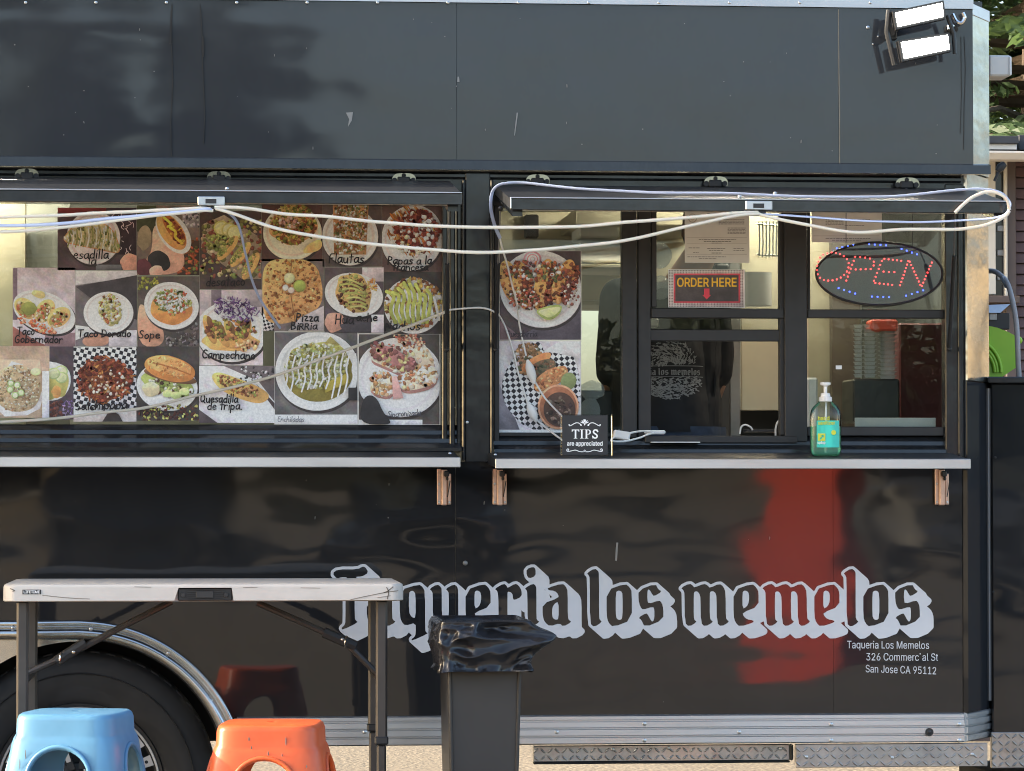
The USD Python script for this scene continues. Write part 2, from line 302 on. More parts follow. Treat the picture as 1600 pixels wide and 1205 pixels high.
rows = [np.array([(x, y, z) for x, z in fender_path(WR2-d)]) for d, y in fprof]; nn_ = len(rows[0])
V_ = np.vstack(rows); F_ = []
for k in range(len(rows)-1):
    for i in range(nn_-1): a_ = k*nn_+i; F_ += [(a_, a_+1, a_+1+nn_), (a_, a_+1+nn_, a_+nn_)]
fm = trimesh.Trimesh(V_, F_, process=False)
if fm.face_normals[:, 1].mean() > 0: fm.invert()
FE = part(T, 'fender', fm, 'steel_fender', 60)
fill = arch.buffer(-.060).difference(holes).intersection(clip).intersection(sbox(W2[0], 0, WC[0], 3))
part(FE, 'fender_web', sheet_xz(fill, -.004, .03), 'steel_fender', False)
for q in ((142, 983), (263, 1021), (20, 981), (330, 1095)): part(T, 'rivet', rivet(*q, -.020, .0055), 'zinc')
part(T, 'wheel_well', [sheet_xz(arch.buffer(-.004).union(holes).intersection(clip), .30, .32), box(W2[0]-.55, WC[0]+.55, .033, .30, WC[2]+WR2, WC[2]+WR2+.02)], 'rubber', False)
# grooved aluminium rail along the bottom
def rail_prof():
    g = [(1118, .004), (1120, .012), (1125, .012), (1126, .006), (1128, .006), (1129, .013), (1137, .013), (1138.5, .004), (1140, .004), (1141, .014), (1149.5, .014), (1151, .004), (1152.5, .004), (1153.5, .013), (1162, .013), (1164, .006)]
    return [(o, Z(q)) for q, o in g]+[(-.015, Z(1164)), (-.015, Z(1118))]
part(T, 'bottom_rail', prism_between(rail_prof(), (WC[0]+math.sqrt(WR2**2-(WC[2]-Z(1140))**2)-.004, 0), (XR, 0)), 'steel_rail', 20)
part(T, 'bottom_rail', prism_between(rail_prof(), (XL, 0), (W2[0]-WR2, 0)), 'steel_rail', 20)
part(T, 'bottom_rail', prism_between(rail_prof(), (XR+.001, .001), NOSE), 'steel_rail', 20)
for q in ((570, 1144), (870, 1144), (1007, 1131), (1007, 1157), (1155, 1144), (1299, 1132), (1299, 1157), (1499, 1132), (1499, 1157)): part(T, 'rivet', rivet(*q, -.014, .0068), 'zinc')
part(T, 'rivet', [revolve([(.0, -.003), (.013, -.003), (.013, .003), (0, .003)], 20, 'y', P(1452, 1144, -.014)), rivet(1452, 1144, -.018, .007)], 'black_plastic', label='black rubber plug in the rail')

# the cut-off front corner: polished steel above, black below, white edge moulding
def corner(z0, z1, o, m, name, a=0., b=1., **kw):
    A, B = np.array([XR+.012, 0.]), np.array(NOSE); d = B-A
    part(T, name, prism_between([(o, z0), (o, z1), (-.012, z1), (-.012, z0)], A+d*a, A+d*b), m, False, **kw)
corner(Z(262), Z(10), .010, 'steel_corner', 'corner_plate'); corner(Z(592), Z(264), .006, 'steel_corner', 'corner_plate')
corner(Z(1118), Z(594), .004, 'paint_lower', 'corner_plate')
corner(Z(1105), Z(602), .012, 'vinyl', 'edge_moulding', .96, 1.03)
corner(Z(11), Z(-6), .013, 'steel_rail', 'corner_cap')
part(T, 'corner_post', [pbox(1477, 1505, 288, 715, -.004, .05), pbox(1497, 1502, 300, 720, -.012, -.004)], 'paint_trim')
part(T, 'corner_post', pbox(1506, 1511, 290, 716, .0, .02), 'paint_trim')
# post between the windows
part(T, 'window_post', pbox(727, 766, 270, 722, -.020, .06), 'paint_trim')
for q in (722, 766): part(T, 'post_bead', pbox(q, q+5, 280, 720, -.026, .02, .004), 'paint_trim')
part(T, 'bolt', rivet(730, 660, -.021, .005), 'zinc'); part(T, 'bolt', rivet(727, 880, -.004, .008), 'steel_dull')

# left window: jamb, glass, stepped sill
YG = .045
part(T, 'window_jamb', [pbox(691, 699, 318, 690, -.004, .05), pbox(703, 711, 318, 700, -.012, .04), pbox(714, 721, 318, 706, -.008, .03)], 'paint_trim')
part(T, 'window_pane', [box(XL+1.2, X(692, 500, YG), YG, YG+.005, Z(668), Z(318))], 'window_glass', False)
def sill(x0, x1, q, name='window_sill'):
    zs = [(YG+.02, Z(q)), (YG-.004, Z(q)), (.020, Z(q+9)), (.018, Z(q+15)), (-.004, Z(q+22)), (-.006, Z(q+28)), (-.030, Z(q+36, y=-.03)), (-.030, Z(q+41, y=-.03)), (YG+.02, Z(q+44))]
    part(T, name, prism_x(zs, x0, x1), 'paint_trim', 20)
sill(XL+1.2, X(720, 680), 664)
part(T, 'wall_strip', [box(XL, XL+1.2, .0, .04, Z(722), Z(322))], 'paint_trim')
# right window: aluminium frames and four panes
sill(X(772, 690), X(1478, 690), 680)
def fr(*a, yf=.02, yb=.06): part(T, 'window_frame', pbox(*a, yf, yb, .002), 'frame_dark')
fr(772, 780, 318, 690); fr(972, 995, 318, 684); fr(997, 1017, 318, 684, yf=.028); fr(1226, 1261, 318, 690, yf=.014); fr(1475, 1481, 318, 690)
fr(1018, 1225, 482, 497); fr(1008, 1225, 515, 533, yf=.034, yb=.066); fr(1218, 1226, 333, 680, yf=.03); fr(1018, 1026, 322, 480, yf=.03)
fr(1262, 1475, 484, 497); fr(1262, 1475, 667, 681); fr(1008, 1246, 681, 692, yf=.010); fr(1262, 1266, 322, 484, yf=.03); fr(1018, 1226, 318, 331, yf=.03)
fr(780, 972, 676, 682, yf=.03); fr(1262, 1475, 318, 330, yf=.03); fr(780, 972, 318, 325, yf=.03)
for a in ((780, 972, 325, 678), (1018, 1225, 330, 482), (1010, 1222, 497, 515), (1264, 1475, 330, 484), (1264, 1475, 497, 667)):
    part(T, 'window_pane', pbox(*a, YG, YG+.005, .0005), 'window_glass', False)

# drop-down counters with steel edges and folding brackets
def counter(x0, x1, q):
    c = part(T, 'counter', prism_x([(-.004, Z(q-10)), (-.285, Z(q, y=-.285)), (-.285, Z(q+13, y=-.285)), (-.004, Z(q+8))], x0, x1), 'black_plastic', 20)
    part(c, 'steel_edge', cbox(x0, x1+.002, -.300, -.2855, Z(q+15.5, y=-.3), Z(q-.5, y=-.3), .002), 'steel_shelf')
    part(c, 'screw', rivet((703 if q < 715.5 else 774), q-6, -.12, .005), 'zinc')
    return c
XC = (XL+1.25, X(718.5, 720, -.3), X(774, 720, -.3), X(1516, 720, -.3))
cl = counter(XC[0], XC[1], 715); cr = counter(XC[2], XC[3], 717)
def bracket(c, x0, flip=1):
    p = part(c, 'bracket', [pbox(x0, x0+7, 732, 789, -.022, -.002, .002), pbox(x0+7, x0+16, 733, 790, -.034, -.002, .003), pbox(x0+16, x0+22, 740, 789, -.022, -.002, .002)], 'coppery_steel')
    part(p, 'slot', [streak([(x0+7.5, 740), (x0+7, 760), (x0+6, 774)], .7, -.0225), streak([(x0+19, 752), (x0+17, 765), (x0+15, 776)], .7, -.0345)], 'rubber', False)
    part(p, 'catch', [pbox(x0+11, x0+19, 736, 745, -.05, -.0345), pbox(x0+14, x0+18, 745, 751, -.045, -.0345)], 'black_plastic')
    part(p, 'screw', [rivet(x0+3, 785, -.023, .004), rivet(x0+19, 785, -.023, .004), rivet(x0+3, 756, -.023, .004)], 'zinc')
bracket(cl, 683); bracket(cr, 770); bracket(cr, 1461)
bracket(cl, 20-900)

# lift-up flaps held open by gas struts
YT = -.55
def flap(x0, x1, q, name, latch):
    zr, zt = Z(q[0]), Z(q[1], y=YT); th = .030
    f = part(T, 'window_flap', prism_x([(-.012, zr), (YT+.006, zt), (YT+.006, zt-th), (-.012, zr-th)], x0, x1), 'flap_paint', False)
    part(f, 'flap_lip', cbox(x0, x1, YT, YT+.005, zt-th-.003, zt-.001, .001), 'paint_trim')
    part(f, 'flap_trim', [cbox(x0, x1, YT-.001, YT+.012, zt+.0005, zt+.004, .001), cbox(x0, x0+.004, YT-.003, YT-.0005, zt-th, zt, .001)], 'steel_rail')
    part(f, 'flap_frame', [prism_x([(-.03, zr-th-.001), (YT+.04, zt-th-.001), (YT+.04, zt-th-.02), (-.03, zr-th-.02)], a, a+.03) for a in (x0+.01, x1-.04)], 'paint_trim', False)
    part(f, 'underside', prism_x([(-.03, zr-th-.0012), (YT+.036, zt-th-.0012), (YT+.036, zt-th-.003), (-.03, zr-th-.003)], x0+.042, x1-.042), 'flap_underside', False)
    l = part(f, 'latch', [pbox(latch-21, latch+21, q[1]+4, q[1]+18, YT-.008, YT-.0005, .002)], 'zinc')
    part(l, 'latch_window', pbox(latch-9, latch+8, q[1]+8, q[1]+15, YT-.0095, YT-.0085), 'black_plastic')
    part(l, 'latch_hook', [pbox(latch-17, latch+11, q[1]+19, q[1]+27, YT-.004, YT+.02)], 'black_plastic')
    part(f, 'latch_hole', [rivet(latch-30, q[1]-3, YT+.03, .006), rivet(latch+25, q[1]-8, YT+.12, .005)], 'zinc')
    return f
FX = (XL+1.3, X(722, 312, YT), X(797, 315, YT), X(1578, 315, YT))
fl = flap(FX[0], FX[1], (284, 303), 'left', 330); frt = flap(FX[2], FX[3], (290, 310), 'right', 1186)
def hinge(qx, qy):
    c = [(qx-19, qy+7), (qx-18, qy-2), (qx-11, qy-7), (qx+11, qy-7), (qx+18, qy-2), (qx+19, qy+7), (qx+15, qy+9), (qx+11, qy+6), (qx+10, qy), (qx-10, qy), (qx-11, qy+6), (qx-15, qy+9)]
    v = Pn(chaikin(c, 2), -.02); h = part(T, 'hinge', sheet_xz(Polygon(v[:, [0, 2]]), -.030, -.016), 'steel_hinge', 30)
    part(h, 'knuckle', [pbox(qx-10, qx+10, qy-2, qy+9, -.036, -.014)], 'rubber')
    part(h, 'screw', [revolve([(0, -.002), (.0085, -.002), (.0075, .002), (0, .002)], 12, 'y', P(qx+s*14.5, qy+4, -.031)) for s in (-1, 1)]+[rivet(qx, qy-4, -.031, .007)], 'rubber')
    part(h, 'pin', [pbox(qx-3, qx+2, qy+9, qy+13, -.035, -.02)], 'zinc')
for q in ((42, 271), (342, 275), (631, 278), (840, 280), (1118, 283), (1417, 285)): hinge(*q)
def strut(a, b, c, ya, yb, yc):
    s = part(T, 'gas_strut', [cyl(P(*b, yb), P(*c, yc), .0068, 12)], 'black_plastic')
    part(s, 'rod', cyl(P(*a, ya), P(*b, yb), .0022, 8), 'steel_dull')
    part(s, 'end_fitting', [sphere(P(*c, yc), .009, 1), sphere(P(*a, ya), .008, 1)], 'black_plastic')
strut((702, 322), (699, 412), (698, 546), -.33, -.21, -.02); strut((782, 326), (778, 412), (774, 546), -.33, -.21, -.02); strut((1492, 330), (1491, 400), (1483, 545), -.33, -.21, -.02)

# tread-plate step skirts
def tread(px0, px1, py0, py1, y, name, rim):
    x0, x1, z0, z1 = X(px0, py0, y), X(px1, py0, y), Z(py1, y=y), Z(py0, y=y)
    t = part(T, name, cbox(x0, x1, y, y+.02, z0, z1, .002), 'tread_plate'); s = .0225; L = []
    o = trimesh.creation.icosphere(1, 1.0)
    for i in range(int((x1-x0)/s)+1):
        for j in range(int((z1-z0)/s)+1):
            c = np.array([x0+.008+i*s, y-.0002, z0+.012+j*s])
            if c[0] > x1-.008 or c[2] > z1-.008: continue
            g = trimesh.creation.cylinder(1, 2, sections=6); a = math.radians(42 if (i+j) % 2 else -42)
            v = o.vertices*np.array([.0110, .0046, .0034]); ca, sa = math.cos(a), math.sin(a)
            L.append(trimesh.Trimesh(np.c_[v[:, 0]*ca-v[:, 2]*sa, v[:, 1], v[:, 0]*sa+v[:, 2]*ca]+c, o.faces, process=False))
    part(t, 'tread_lugs', L, 'tread_plate', 60, kind='stuff')
    if rim: part(t, 'rim', [cbox(x0, x1, y-.010, y+.022, z0-.007, z0-.0005), cbox(x1+.0005, x1+.010, y-.01, y+.022, z0, z1)], 'black_plastic')
    return t
ta = tread(833, 1234, 1166, 1191, .05, 'skirt_step', True); tb = tread(1243, 1543, 1166, 1203, -.004, 'skirt_step', False)
for q, tt, y in (((958, 1171), ta, .05), ((1045, 1169), ta, .05), ((1220, 1170), ta, .05), ((1260, 1183), tb, -.004), ((1394, 1184), tb, -.004), ((1519, 1179), tb, -.004)): part(tt, 'bolt', rivet(*q, y-.003, .006), 'zinc')

# wheels
def wheel(c, full=True):
    R, yf = 212*px_m(), .035; w = .22; yc = yf+w/2
    prof = [(.60*R, .08), (.62*R, -.085), (.66*R, -.100), (.78*R, -.112), (.88*R, -.110), (.95*R, -.100), (.99*R, -.082), (R, -.06), (R, .06), (.99*R, .082), (.9*R, .105), (.62*R, .09), (.60*R, .08)]
    wh = part(T, 'wheel', [cyl((c[0], yf+.05, c[2]), (c[0], .3, c[2]), .055)], 'black_plastic')
    ty = part(wh, 'tyre', revolve(prof, 72, 'y', (c[0], yc, c[2])), 'tyre', 40)
    if not full: return
    rings = [revolve([(k*R-.002, -.1125), (k*R, -.1155), (k*R+.003, -.1125)], 72, 'y', (c[0], yc, c[2])) for k in (.84,)]
    blocks = []
    for i in range(54):
        a = 2*math.pi*i/54; b = cbox(-.0145, .0145, -.080, -.02, .955*R, R*1.002, .002)
        blocks.append(rot(tm(b), math.degrees(a), [0, 1, 0], [0, 0, 0]))
    bl = tm(blocks); bl.apply_translation((c[0], yc, c[2])); part(wh, 'tread', [bl]+rings, 'tyre', 30)
    rr = .60*R
    part(wh, 'rim', revolve([(rr*.93, .06), (rr*.93, -.075), (rr*.99, -.088), (rr*1.03, -.090), (rr*1.035, -.080), (rr, -.06), (rr, .06), (rr*.93, .06)], 72, 'y', (c[0], yc, c[2])), 'black_plastic', 40)
    part(wh, 'rim_lip', [revolve([(rr*.955, -.0765), (rr*.962, -.0895), (rr*.985, -.0905), (rr*.992, -.0865)], 72, 'y', (c[0], yc, c[2]))], 'steel_rail', 40)
    part(wh, 'brake_drum', revolve([(0, -.02), (rr*.72, -.02), (rr*.74, .03), (rr*.95, .03), (rr*.95, .05), (0, .05)], 48, 'y', (c[0], yc, c[2])), 'black_plastic')
    for i in range(16):
        a = (i//2)*45+16+(-8, 8)[i % 2]
        sp = manifold3d.Manifold.hull_points(np.array([(x, y, z) for x, z in ((-.010, .06), (.010, .06), (-.013, rr*.95), (.013, rr*.95)) for y in (-.074+(.012 if z > .1 else 0)*0, -.040)]))
        s = rot(tm(sp), a, [0, 1, 0], [0, 0, 0]); s.apply_translation((c[0], yc, c[2])); spk = part(wh, 'spoke', s, 'black_plastic')
    faces = []
    for i in range(16):
        a = (i//2)*45+16+(-8, 8)[i % 2]; lo = .34*rr
        for sgn in (0,):
            fc = manifold3d.Manifold.hull_points(np.array([(x, y, z) for x, z in ((-.007, lo), (.007, lo), (-.0095, rr*.78), (.0095, rr*.78), (-.017, rr*.94), (.017, rr*.94)) for y in (-.0785, -.0745)])); fc = tm(fc-manifold3d.Manifold(manifold3d.Mesh(np.array(cyl((0, -.1, rr*.87), (0, -.05, rr*.87), .0055, 10).vertices, np.float32), np.array(cyl((0, -.1, rr*.87), (0, -.05, rr*.87), .0055, 10).faces, np.uint32)))); f = rot(fc, a, [0, 1, 0], [0, 0, 0]); f.apply_translation((c[0], yc, c[2])); faces.append(f)
    [part(wh, 'spoke_face', f, 'steel_shelf') for f in faces]
    part(wh, 'hub_cap', revolve([(0, -.095), (.030, -.095), (.038, -.085), (.042, -.05), (.075, -.045), (.078, -.03), (0, -.03)], 32, 'y', (c[0], yc, c[2])), 'black_plastic', 40)
    for i in range(6):
        a = math.radians(i*60+20); p = np.array([c[0]+.058*math.sin(a), yc, c[2]+.058*math.cos(a)])
        part(wh, 'lug_nut', revolve([(0, -.075), (.006, -.073), (.009, -.066), (.011, -.045), (0, -.045)], 12, 'y', p), 'chrome', 40)
wheel(WC); wheel(W2, False)

# ---------------------------------------------------------------- blackletter name (outlines in 1/6.667 pixel units, drawn letter by letter)
GL = {
'T': [[(130,175),(185,133),(395,133),(440,105),(470,108),(505,165),(440,205),(360,210),(360,640),(372,665),(395,685),(235,762),(225,742),(258,715),(268,670),(268,250),(290,212),(215,212),(180,232)]],
'a': [[(1040,326),(1190,280),(1228,310),(1247,365),(1247,630),(1258,660),(1288,680),(1200,728),(1165,690),(1062,725),(1008,680),(988,615),(988,490),(1155,430),(1150,390),(1115,356),(1045,346)],[(1155,468),(1112,484),(1085,530),(1082,610),(1095,645),(1125,660),(1155,650)]],
'q': [[(833,350),(1030,288),(1072,320),(1093,370),(1093,760),(1105,790),(1126,800),(960,875),(955,858),(985,838),(1000,800),(1000,685),(890,718),(852,680),(833,610)],[(925,380),(945,355),(975,355),(998,390),(1000,640),(960,635),(935,600),(925,560)]],
'u': [[(1140,335),(1222,288),(1260,318),(1268,350),(1268,620),(1285,655),(1320,655),(1345,640),(1345,390),(1335,360),(1310,335),(1395,288),(1430,315),(1438,350),(1438,640),(1450,668),(1478,682),(1395,728),(1355,690),(1235,728),(1195,690),(1178,620),(1178,390),(1165,355)]],
'e': [[(710,350),(900,282),(948,325),(968,370),(968,515),(800,582),(812,622),(850,655),(915,665),(915,685),(775,728),(732,690),(710,620)],[(800,548),(800,375),(815,352),(850,355),(872,385),(872,465),(850,520)]],
'r': [[(487,335),(580,280),(612,305),(620,330),(700,280),(735,300),(765,350),(768,415),(690,452),(678,435),(678,400),(660,370),(622,362),(618,390),(618,640),(630,665),(655,680),(572,728),(530,690),(526,390),(510,350)]],
'i': [[(800,330),(885,280),(915,305),(920,340),(920,640),(930,665),(955,680),(875,728),(832,690),(828,370),(818,345)]],
'j': [[(820,130),(888,105),(912,130),(912,200),(845,227),(820,190)]],
'l': [[(180,172),(262,122),(300,152),(305,185),(305,625),(314,658),(338,680),(258,732),(215,695),(213,225),(200,190)]],
'o': [[(388,350),(580,282),(630,325),(648,370),(648,658),(455,732),(408,690),(388,620)],[(480,375),(500,352),(538,356),(555,390),(555,640),(525,664),(492,650),(480,610)]],
's': [[(720,350),(893,282),(925,345),(962,362),(880,412),(862,390),(838,348),(820,338),(810,360),(808,440),(820,495),(935,455),(962,485),(975,540),(975,655),(785,735),(748,655),(718,635),(800,588),(818,610),(850,672),(872,678),(885,640),(885,545),(870,518),(765,552),(737,520),(720,450)]],
'm': [[(160,325),(250,280),(286,303),(298,325),(400,282),(438,300),(460,328),(560,282),(600,310),(625,370),(627,625),(635,655),(665,678),(580,728),(537,690),(533,430),(525,380),(495,355),(463,365),(460,390),(460,630),(470,660),(498,680),(412,728),(370,690),(366,430),(355,385),(328,357),(298,365),(293,390),(293,630),(300,660),(325,680),(248,728),(203,690),(200,390),(190,350)]]}
NAME = [('T',500,0),('a',500,-498),('q',500,0),('u',500,0),('e',700,-525),('r',700,0),('i',700,0),('j',700,0),('a',700,0),('l',890,0),('o',890,0),('s',890,0),('m',1040,0),('e',1040,0),('m',1040,845),('e',1240,-492),('l',1240,341),('o',1240,340),('s',1240,340)]
def glyph(ch):
    r = [chaikin(p, 1) for p in GL[ch]]
    return Polygon(r[0], r[1:]).buffer(0)
glyphs = []
for ch, ox, dx in NAME:
    g = affinity.affine_transform(glyph(ch), [1/6.6667, 0, 0, 1/6.6667, ox+dx/6.6667, 870]); glyphs.append(g.buffer(.25))
def swept(polys, out=4.4, v=(17.2, 15.3), n=22):
    b = unary_union(polys).buffer(out, join_style='mitre', mitre_limit=1.6)
    return unary_union([affinity.translate(b, v[0]*k/n, v[1]*k/n) for k in range(n+1)]).simplify(.25)
words = [glyphs[0:9], glyphs[9:12], glyphs[12:19]]
def to_xz(poly, y):
    f = lambda r: Pn(np.array(r.coords), y)[:, [0, 2]]
    return unary_union([Polygon(f(g.exterior), [f(h) for h in g.interiors]).buffer(0) for g in getattr(poly, 'geoms', [poly])])
LT = part(T, 'lettering', lean(sheet_xz(to_xz(swept(glyphs[0:9]).difference(unary_union(glyphs)), 0), -.0016, -.0004)), 'vinyl', False, label='white drop-shadow blackletter of the first word')
part(T, 'lettering', lean(sheet_xz(to_xz(swept(glyphs[9:12]).difference(unary_union(glyphs)), 0), -.0016, -.0004)), 'vinyl', False, label='white drop-shadow blackletter of the second word')
part(T, 'lettering', lean(sheet_xz(to_xz(swept(glyphs[12:19]).difference(unary_union(glyphs)), 0), -.0016, -.0004)), 'vinyl', False, label='white drop-shadow blackletter of the third word')
def text_at(txt, px0, px1, base_l, cap, y, thick=.0015, bold=False, slope=0.):
    """Upright lettering on the plane y, from px0 to px1, its capitals cap pixels tall."""
    t = meshkit.text_mesh(txt, 1.0, thick, bold); v = t.vertices.copy(); w = v[:, 0].max()-v[:, 0].min()
    p = np.c_[px0+(v[:, 0]-v[:, 0].min())/w*(px1-px0), base_l+slope*(v[:, 0]/w)-v[:, 1]*cap]
    q = Pn(p, y); q[:, 1] = y-v[:, 2]
    return trimesh.Trimesh(q, t.faces, process=False)
part(T, 'address_line', lean(text_at('Taqueria Los Memelos', 1324, 1452, 1013, 11.5, -.0004, slope=1)), 'vinyl', False)
# the dot of one i is left and its stem has peeled off
part(T, 'address_line', lean([text_at("326 Commerc", 1354, 1436, 1032, 11.5, -.0004, slope=.6), text_at('al St', 1441.5, 1466, 1032.6, 11.5, -.0004), pbox(1437.5, 1439.2, 1021, 1022.8, -.0018, -.0004, .0002)]), 'vinyl', False)
part(T, 'address_line', lean(text_at('San Jose CA 95112', 1353, 1463, 1050.5, 11.5, -.0004, slope=3.5)), 'vinyl', False)

# ---------------------------------------------------------------- flat prints: ink shapes in the print's plane, later ones on top
class Flat:
    def __init__(s, y, step=.00012, gain=1.0): s.y, s.step, s.V, s.F, s.C, s.k, s.n, s.gain, s.clip = y, step, [], [], [], 0, 0, gain, None
    def ink(s, c):
        c = np.asarray(c, float); c = c*.88+.12*c.mean()
        return np.clip(lin(c)*1.55*s.gain, 0, .88)
    def raw(s, p, f, c):
        q = Pn(p, s.y); q[:, 1] = s.y-s.k*s.step
        c = np.asarray(c, float); c = np.tile(s.ink(c), (len(q), 1)) if c.ndim == 1 else np.array([s.ink(k) for k in c])
        s.V.append(q); s.F.append(np.asarray(f)+s.n); s.C.append(c); s.n += len(q)
    def field(s, g, c, amp=.22, cell=5., seed=0):
        """A soft uneven tone, as an out-of-focus background prints."""
        s.k += 1; g = g if s.clip is None else g.intersection(s.clip)
        if g.is_empty: return
        x0, y0, x1, y1 = g.bounds; nx, ny = max(2, int((x1-x0)/cell)+1), max(2, int((y1-y0)/cell)+1)
        gx, gy = np.meshgrid(np.linspace(x0, x1, nx), np.linspace(y0, y1, ny)); p = np.c_[gx.ravel(), gy.ravel()]
        n = meshkit.fbm(np.c_[p/17., np.full(len(p), seed+x0*.37)], 3, 2)-.5; cols = np.clip(np.array(c, float)*(1+2*amp*n[:, None])+nrng.uniform(-5, 5, (len(p), 3)), 0, 255)
        F = [(j*nx+i, j*nx+i+1, (j+1)*nx+i+1) for j in range(ny-1) for i in range(nx-1)]+[(j*nx+i, (j+1)*nx+i+1, (j+1)*nx+i) for j in range(ny-1) for i in range(nx-1)]
        s.raw(p, F, cols)
    def poly(s, g, c, up=1):
        s.k += up
        if not hasattr(g, 'geom_type'): g = Polygon(g).buffer(0)
        if s.clip is not None: g = g.intersection(s.clip)
        big = [q for q in getattr(g, 'geoms', [g]) if q.geom_type == 'Polygon' and q.area > .02]
        for q in big:
            v, f = trimesh.creation.triangulate_polygon(q, engine='earcut')
            x0, y0, x1, y1 = q.bounds
            if q.area > 30 and q.area > .16*(x1-x0)*(y1-y0):
                v, f = trimesh.remesh.subdivide_to_size(np.c_[v, np.zeros(len(v))], f, max(4., math.sqrt(q.area)/7)); v = v[:, :2]
                n = meshkit.fbm(np.c_[v/9., np.full(len(v), s.k*1.7)], 3, 4)-.5; g = ((v[:, 1]-(y0+y1)/2)/(y1-y0)+.6*(v[:, 0]-(x0+x1)/2)/(x1-x0))
                s.raw(v, f, np.clip(np.asarray(c, float)*(1+.42*n-.20*g)[:, None], 0, 255))
            else: s.raw(v, f, c)
    def bits(s, region, n, cols, size, asp=(1, 1.6), sides=7, ang=None, jag=.25):
        """Many small cut pieces scattered over a region."""
        if s.clip is not None: region = region.intersection(s.clip)
        if region.is_empty: return
        x0, y0, x1, y1 = region.bounds; got = 0
        n = int(n*1.6)
        for _ in range(n*6):
            if got >= n: break
            x, y = rng.uniform(x0, x1), rng.uniform(y0, y1)
            if not shapely.contains_xy(region, x, y): continue
            got += 1; a = rng.uniform(*size)*.80; b = a/rng.uniform(*asp); th = rng.uniform(0, math.pi) if ang is None else math.radians(ang+rng.uniform(-18, 18))
            t = np.arange(sides)/sides*2*math.pi; r = 1+nrng.uniform(-jag, jag, sides)
            u, v = a*r*np.cos(t), b*r*np.sin(t); p = np.c_[x+u*math.cos(th)-v*math.sin(th), y+u*math.sin(th)+v*math.cos(th)]
            if s.clip is not None:
                bx = s.clip.bounds; p = np.clip(p, [bx[0], bx[1]], [bx[2], bx[3]])
            if got % 8 == 1: s.k += 1
            c = np.array(rng.choice(cols), float)*rng.uniform(.78, 1.16)*np.array([rng.uniform(.95, 1.05) for _ in range(3)])
            lit = 1-.30*((p[:, 1]-y)/max(a, 1e-3))*.6-.12*((p[:, 0]-x)/max(a, 1e-3)); cc = np.vstack([[c*1.08], c*np.clip(lit, .55, 1.25)[:, None]*nrng.uniform(.78, 1.0, (sides, 1))])
            s.raw(np.vstack([[(x, y)], p]), [(0, i+1, (i+1) % sides+1) for i in range(sides)], np.clip(cc, 0, 255))
    def line(s, pts, w, c, smooth=2):
        p = chaikin(pts, smooth, False) if len(pts) > 2 else pts
        s.poly(LineString(p).buffer(w/2), c)
    def mesh(s):
        F = np.vstack(s.F); V = np.vstack(s.V); a = np.cross(V[F[:, 1]]-V[F[:, 0]], V[F[:, 2]]-V[F[:, 0]])[:, 1]
        F[a > 0] = F[a > 0][:, ::-1]
        used, inv = np.unique(F, return_inverse=True)
        return trimesh.Trimesh(V[used], inv.reshape(F.shape), process=False), np.vstack(s.C)[used]
def ell(cx, cy, rx, ry, deg=0, n=36): return affinity.translate(affinity.rotate(affinity.scale(Point(0, 0).buffer(1, n//4), rx, ry), deg, origin=(0, 0)), cx, cy)
def blob(cx, cy, rx, ry, deg=0, j=.14, n=14):
    t = np.arange(n)/n*2*math.pi; r = 1+nrng.uniform(-j, j, n)
    p = chaikin(np.c_[rx*r*np.cos(t), ry*r*np.sin(t)], 2); a = math.radians(deg); c, s_ = math.cos(a), math.sin(a)
    return Polygon(np.c_[cx+p[:, 0]*c-p[:, 1]*s_, cy+p[:, 0]*s_+p[:, 1]*c])
def plate(F, cx, cy, rx, ry, deg=0, c=(222, 208, 204)):
    F.poly(ell(cx+1.5, cy+2.5, rx*1.02, ry*1.03, deg), (62, 54, 54))
    c = np.array(c, float)
    n = 40; a = np.arange(n)/n*2*math.pi; rd = math.radians(deg); V = []; C = []; F.k += 1
    ks = [(1.0, .92, .10), (.97, 1.03, .04), (.90, 1.0, -.05), (.87, .90, -.10), (.80, .93, .08), (.76, 1.0, .05), (.45, .97, .02), (.02, .98, .0)]
    for k, m, sh in ks:
        u, v = rx*k*np.cos(a), ry*k*np.sin(a); V.append(np.c_[cx+u*math.cos(rd)-v*math.sin(rd), cy+u*math.sin(rd)+v*math.cos(rd)])
        C.append(np.clip(c*(m-sh*np.sin(a+rd+.6)[:, None]+nrng.uniform(-.012, .012, (n, 1))), 0, 244))
    V, C = np.vstack(V), np.vstack(C); FF = [q for r in range(len(ks)-1) for i in range(n) for q in ((r*n+i, r*n+(i+1) % n, (r+1)*n+(i+1) % n), (r*n+i, (r+1)*n+(i+1) % n, (r+1)*n+i))]
    if F.clip is not None: bx = F.clip.bounds; V = np.clip(V, [bx[0], bx[1]], [bx[2], bx[3]])
    F.raw(V, FF, C)
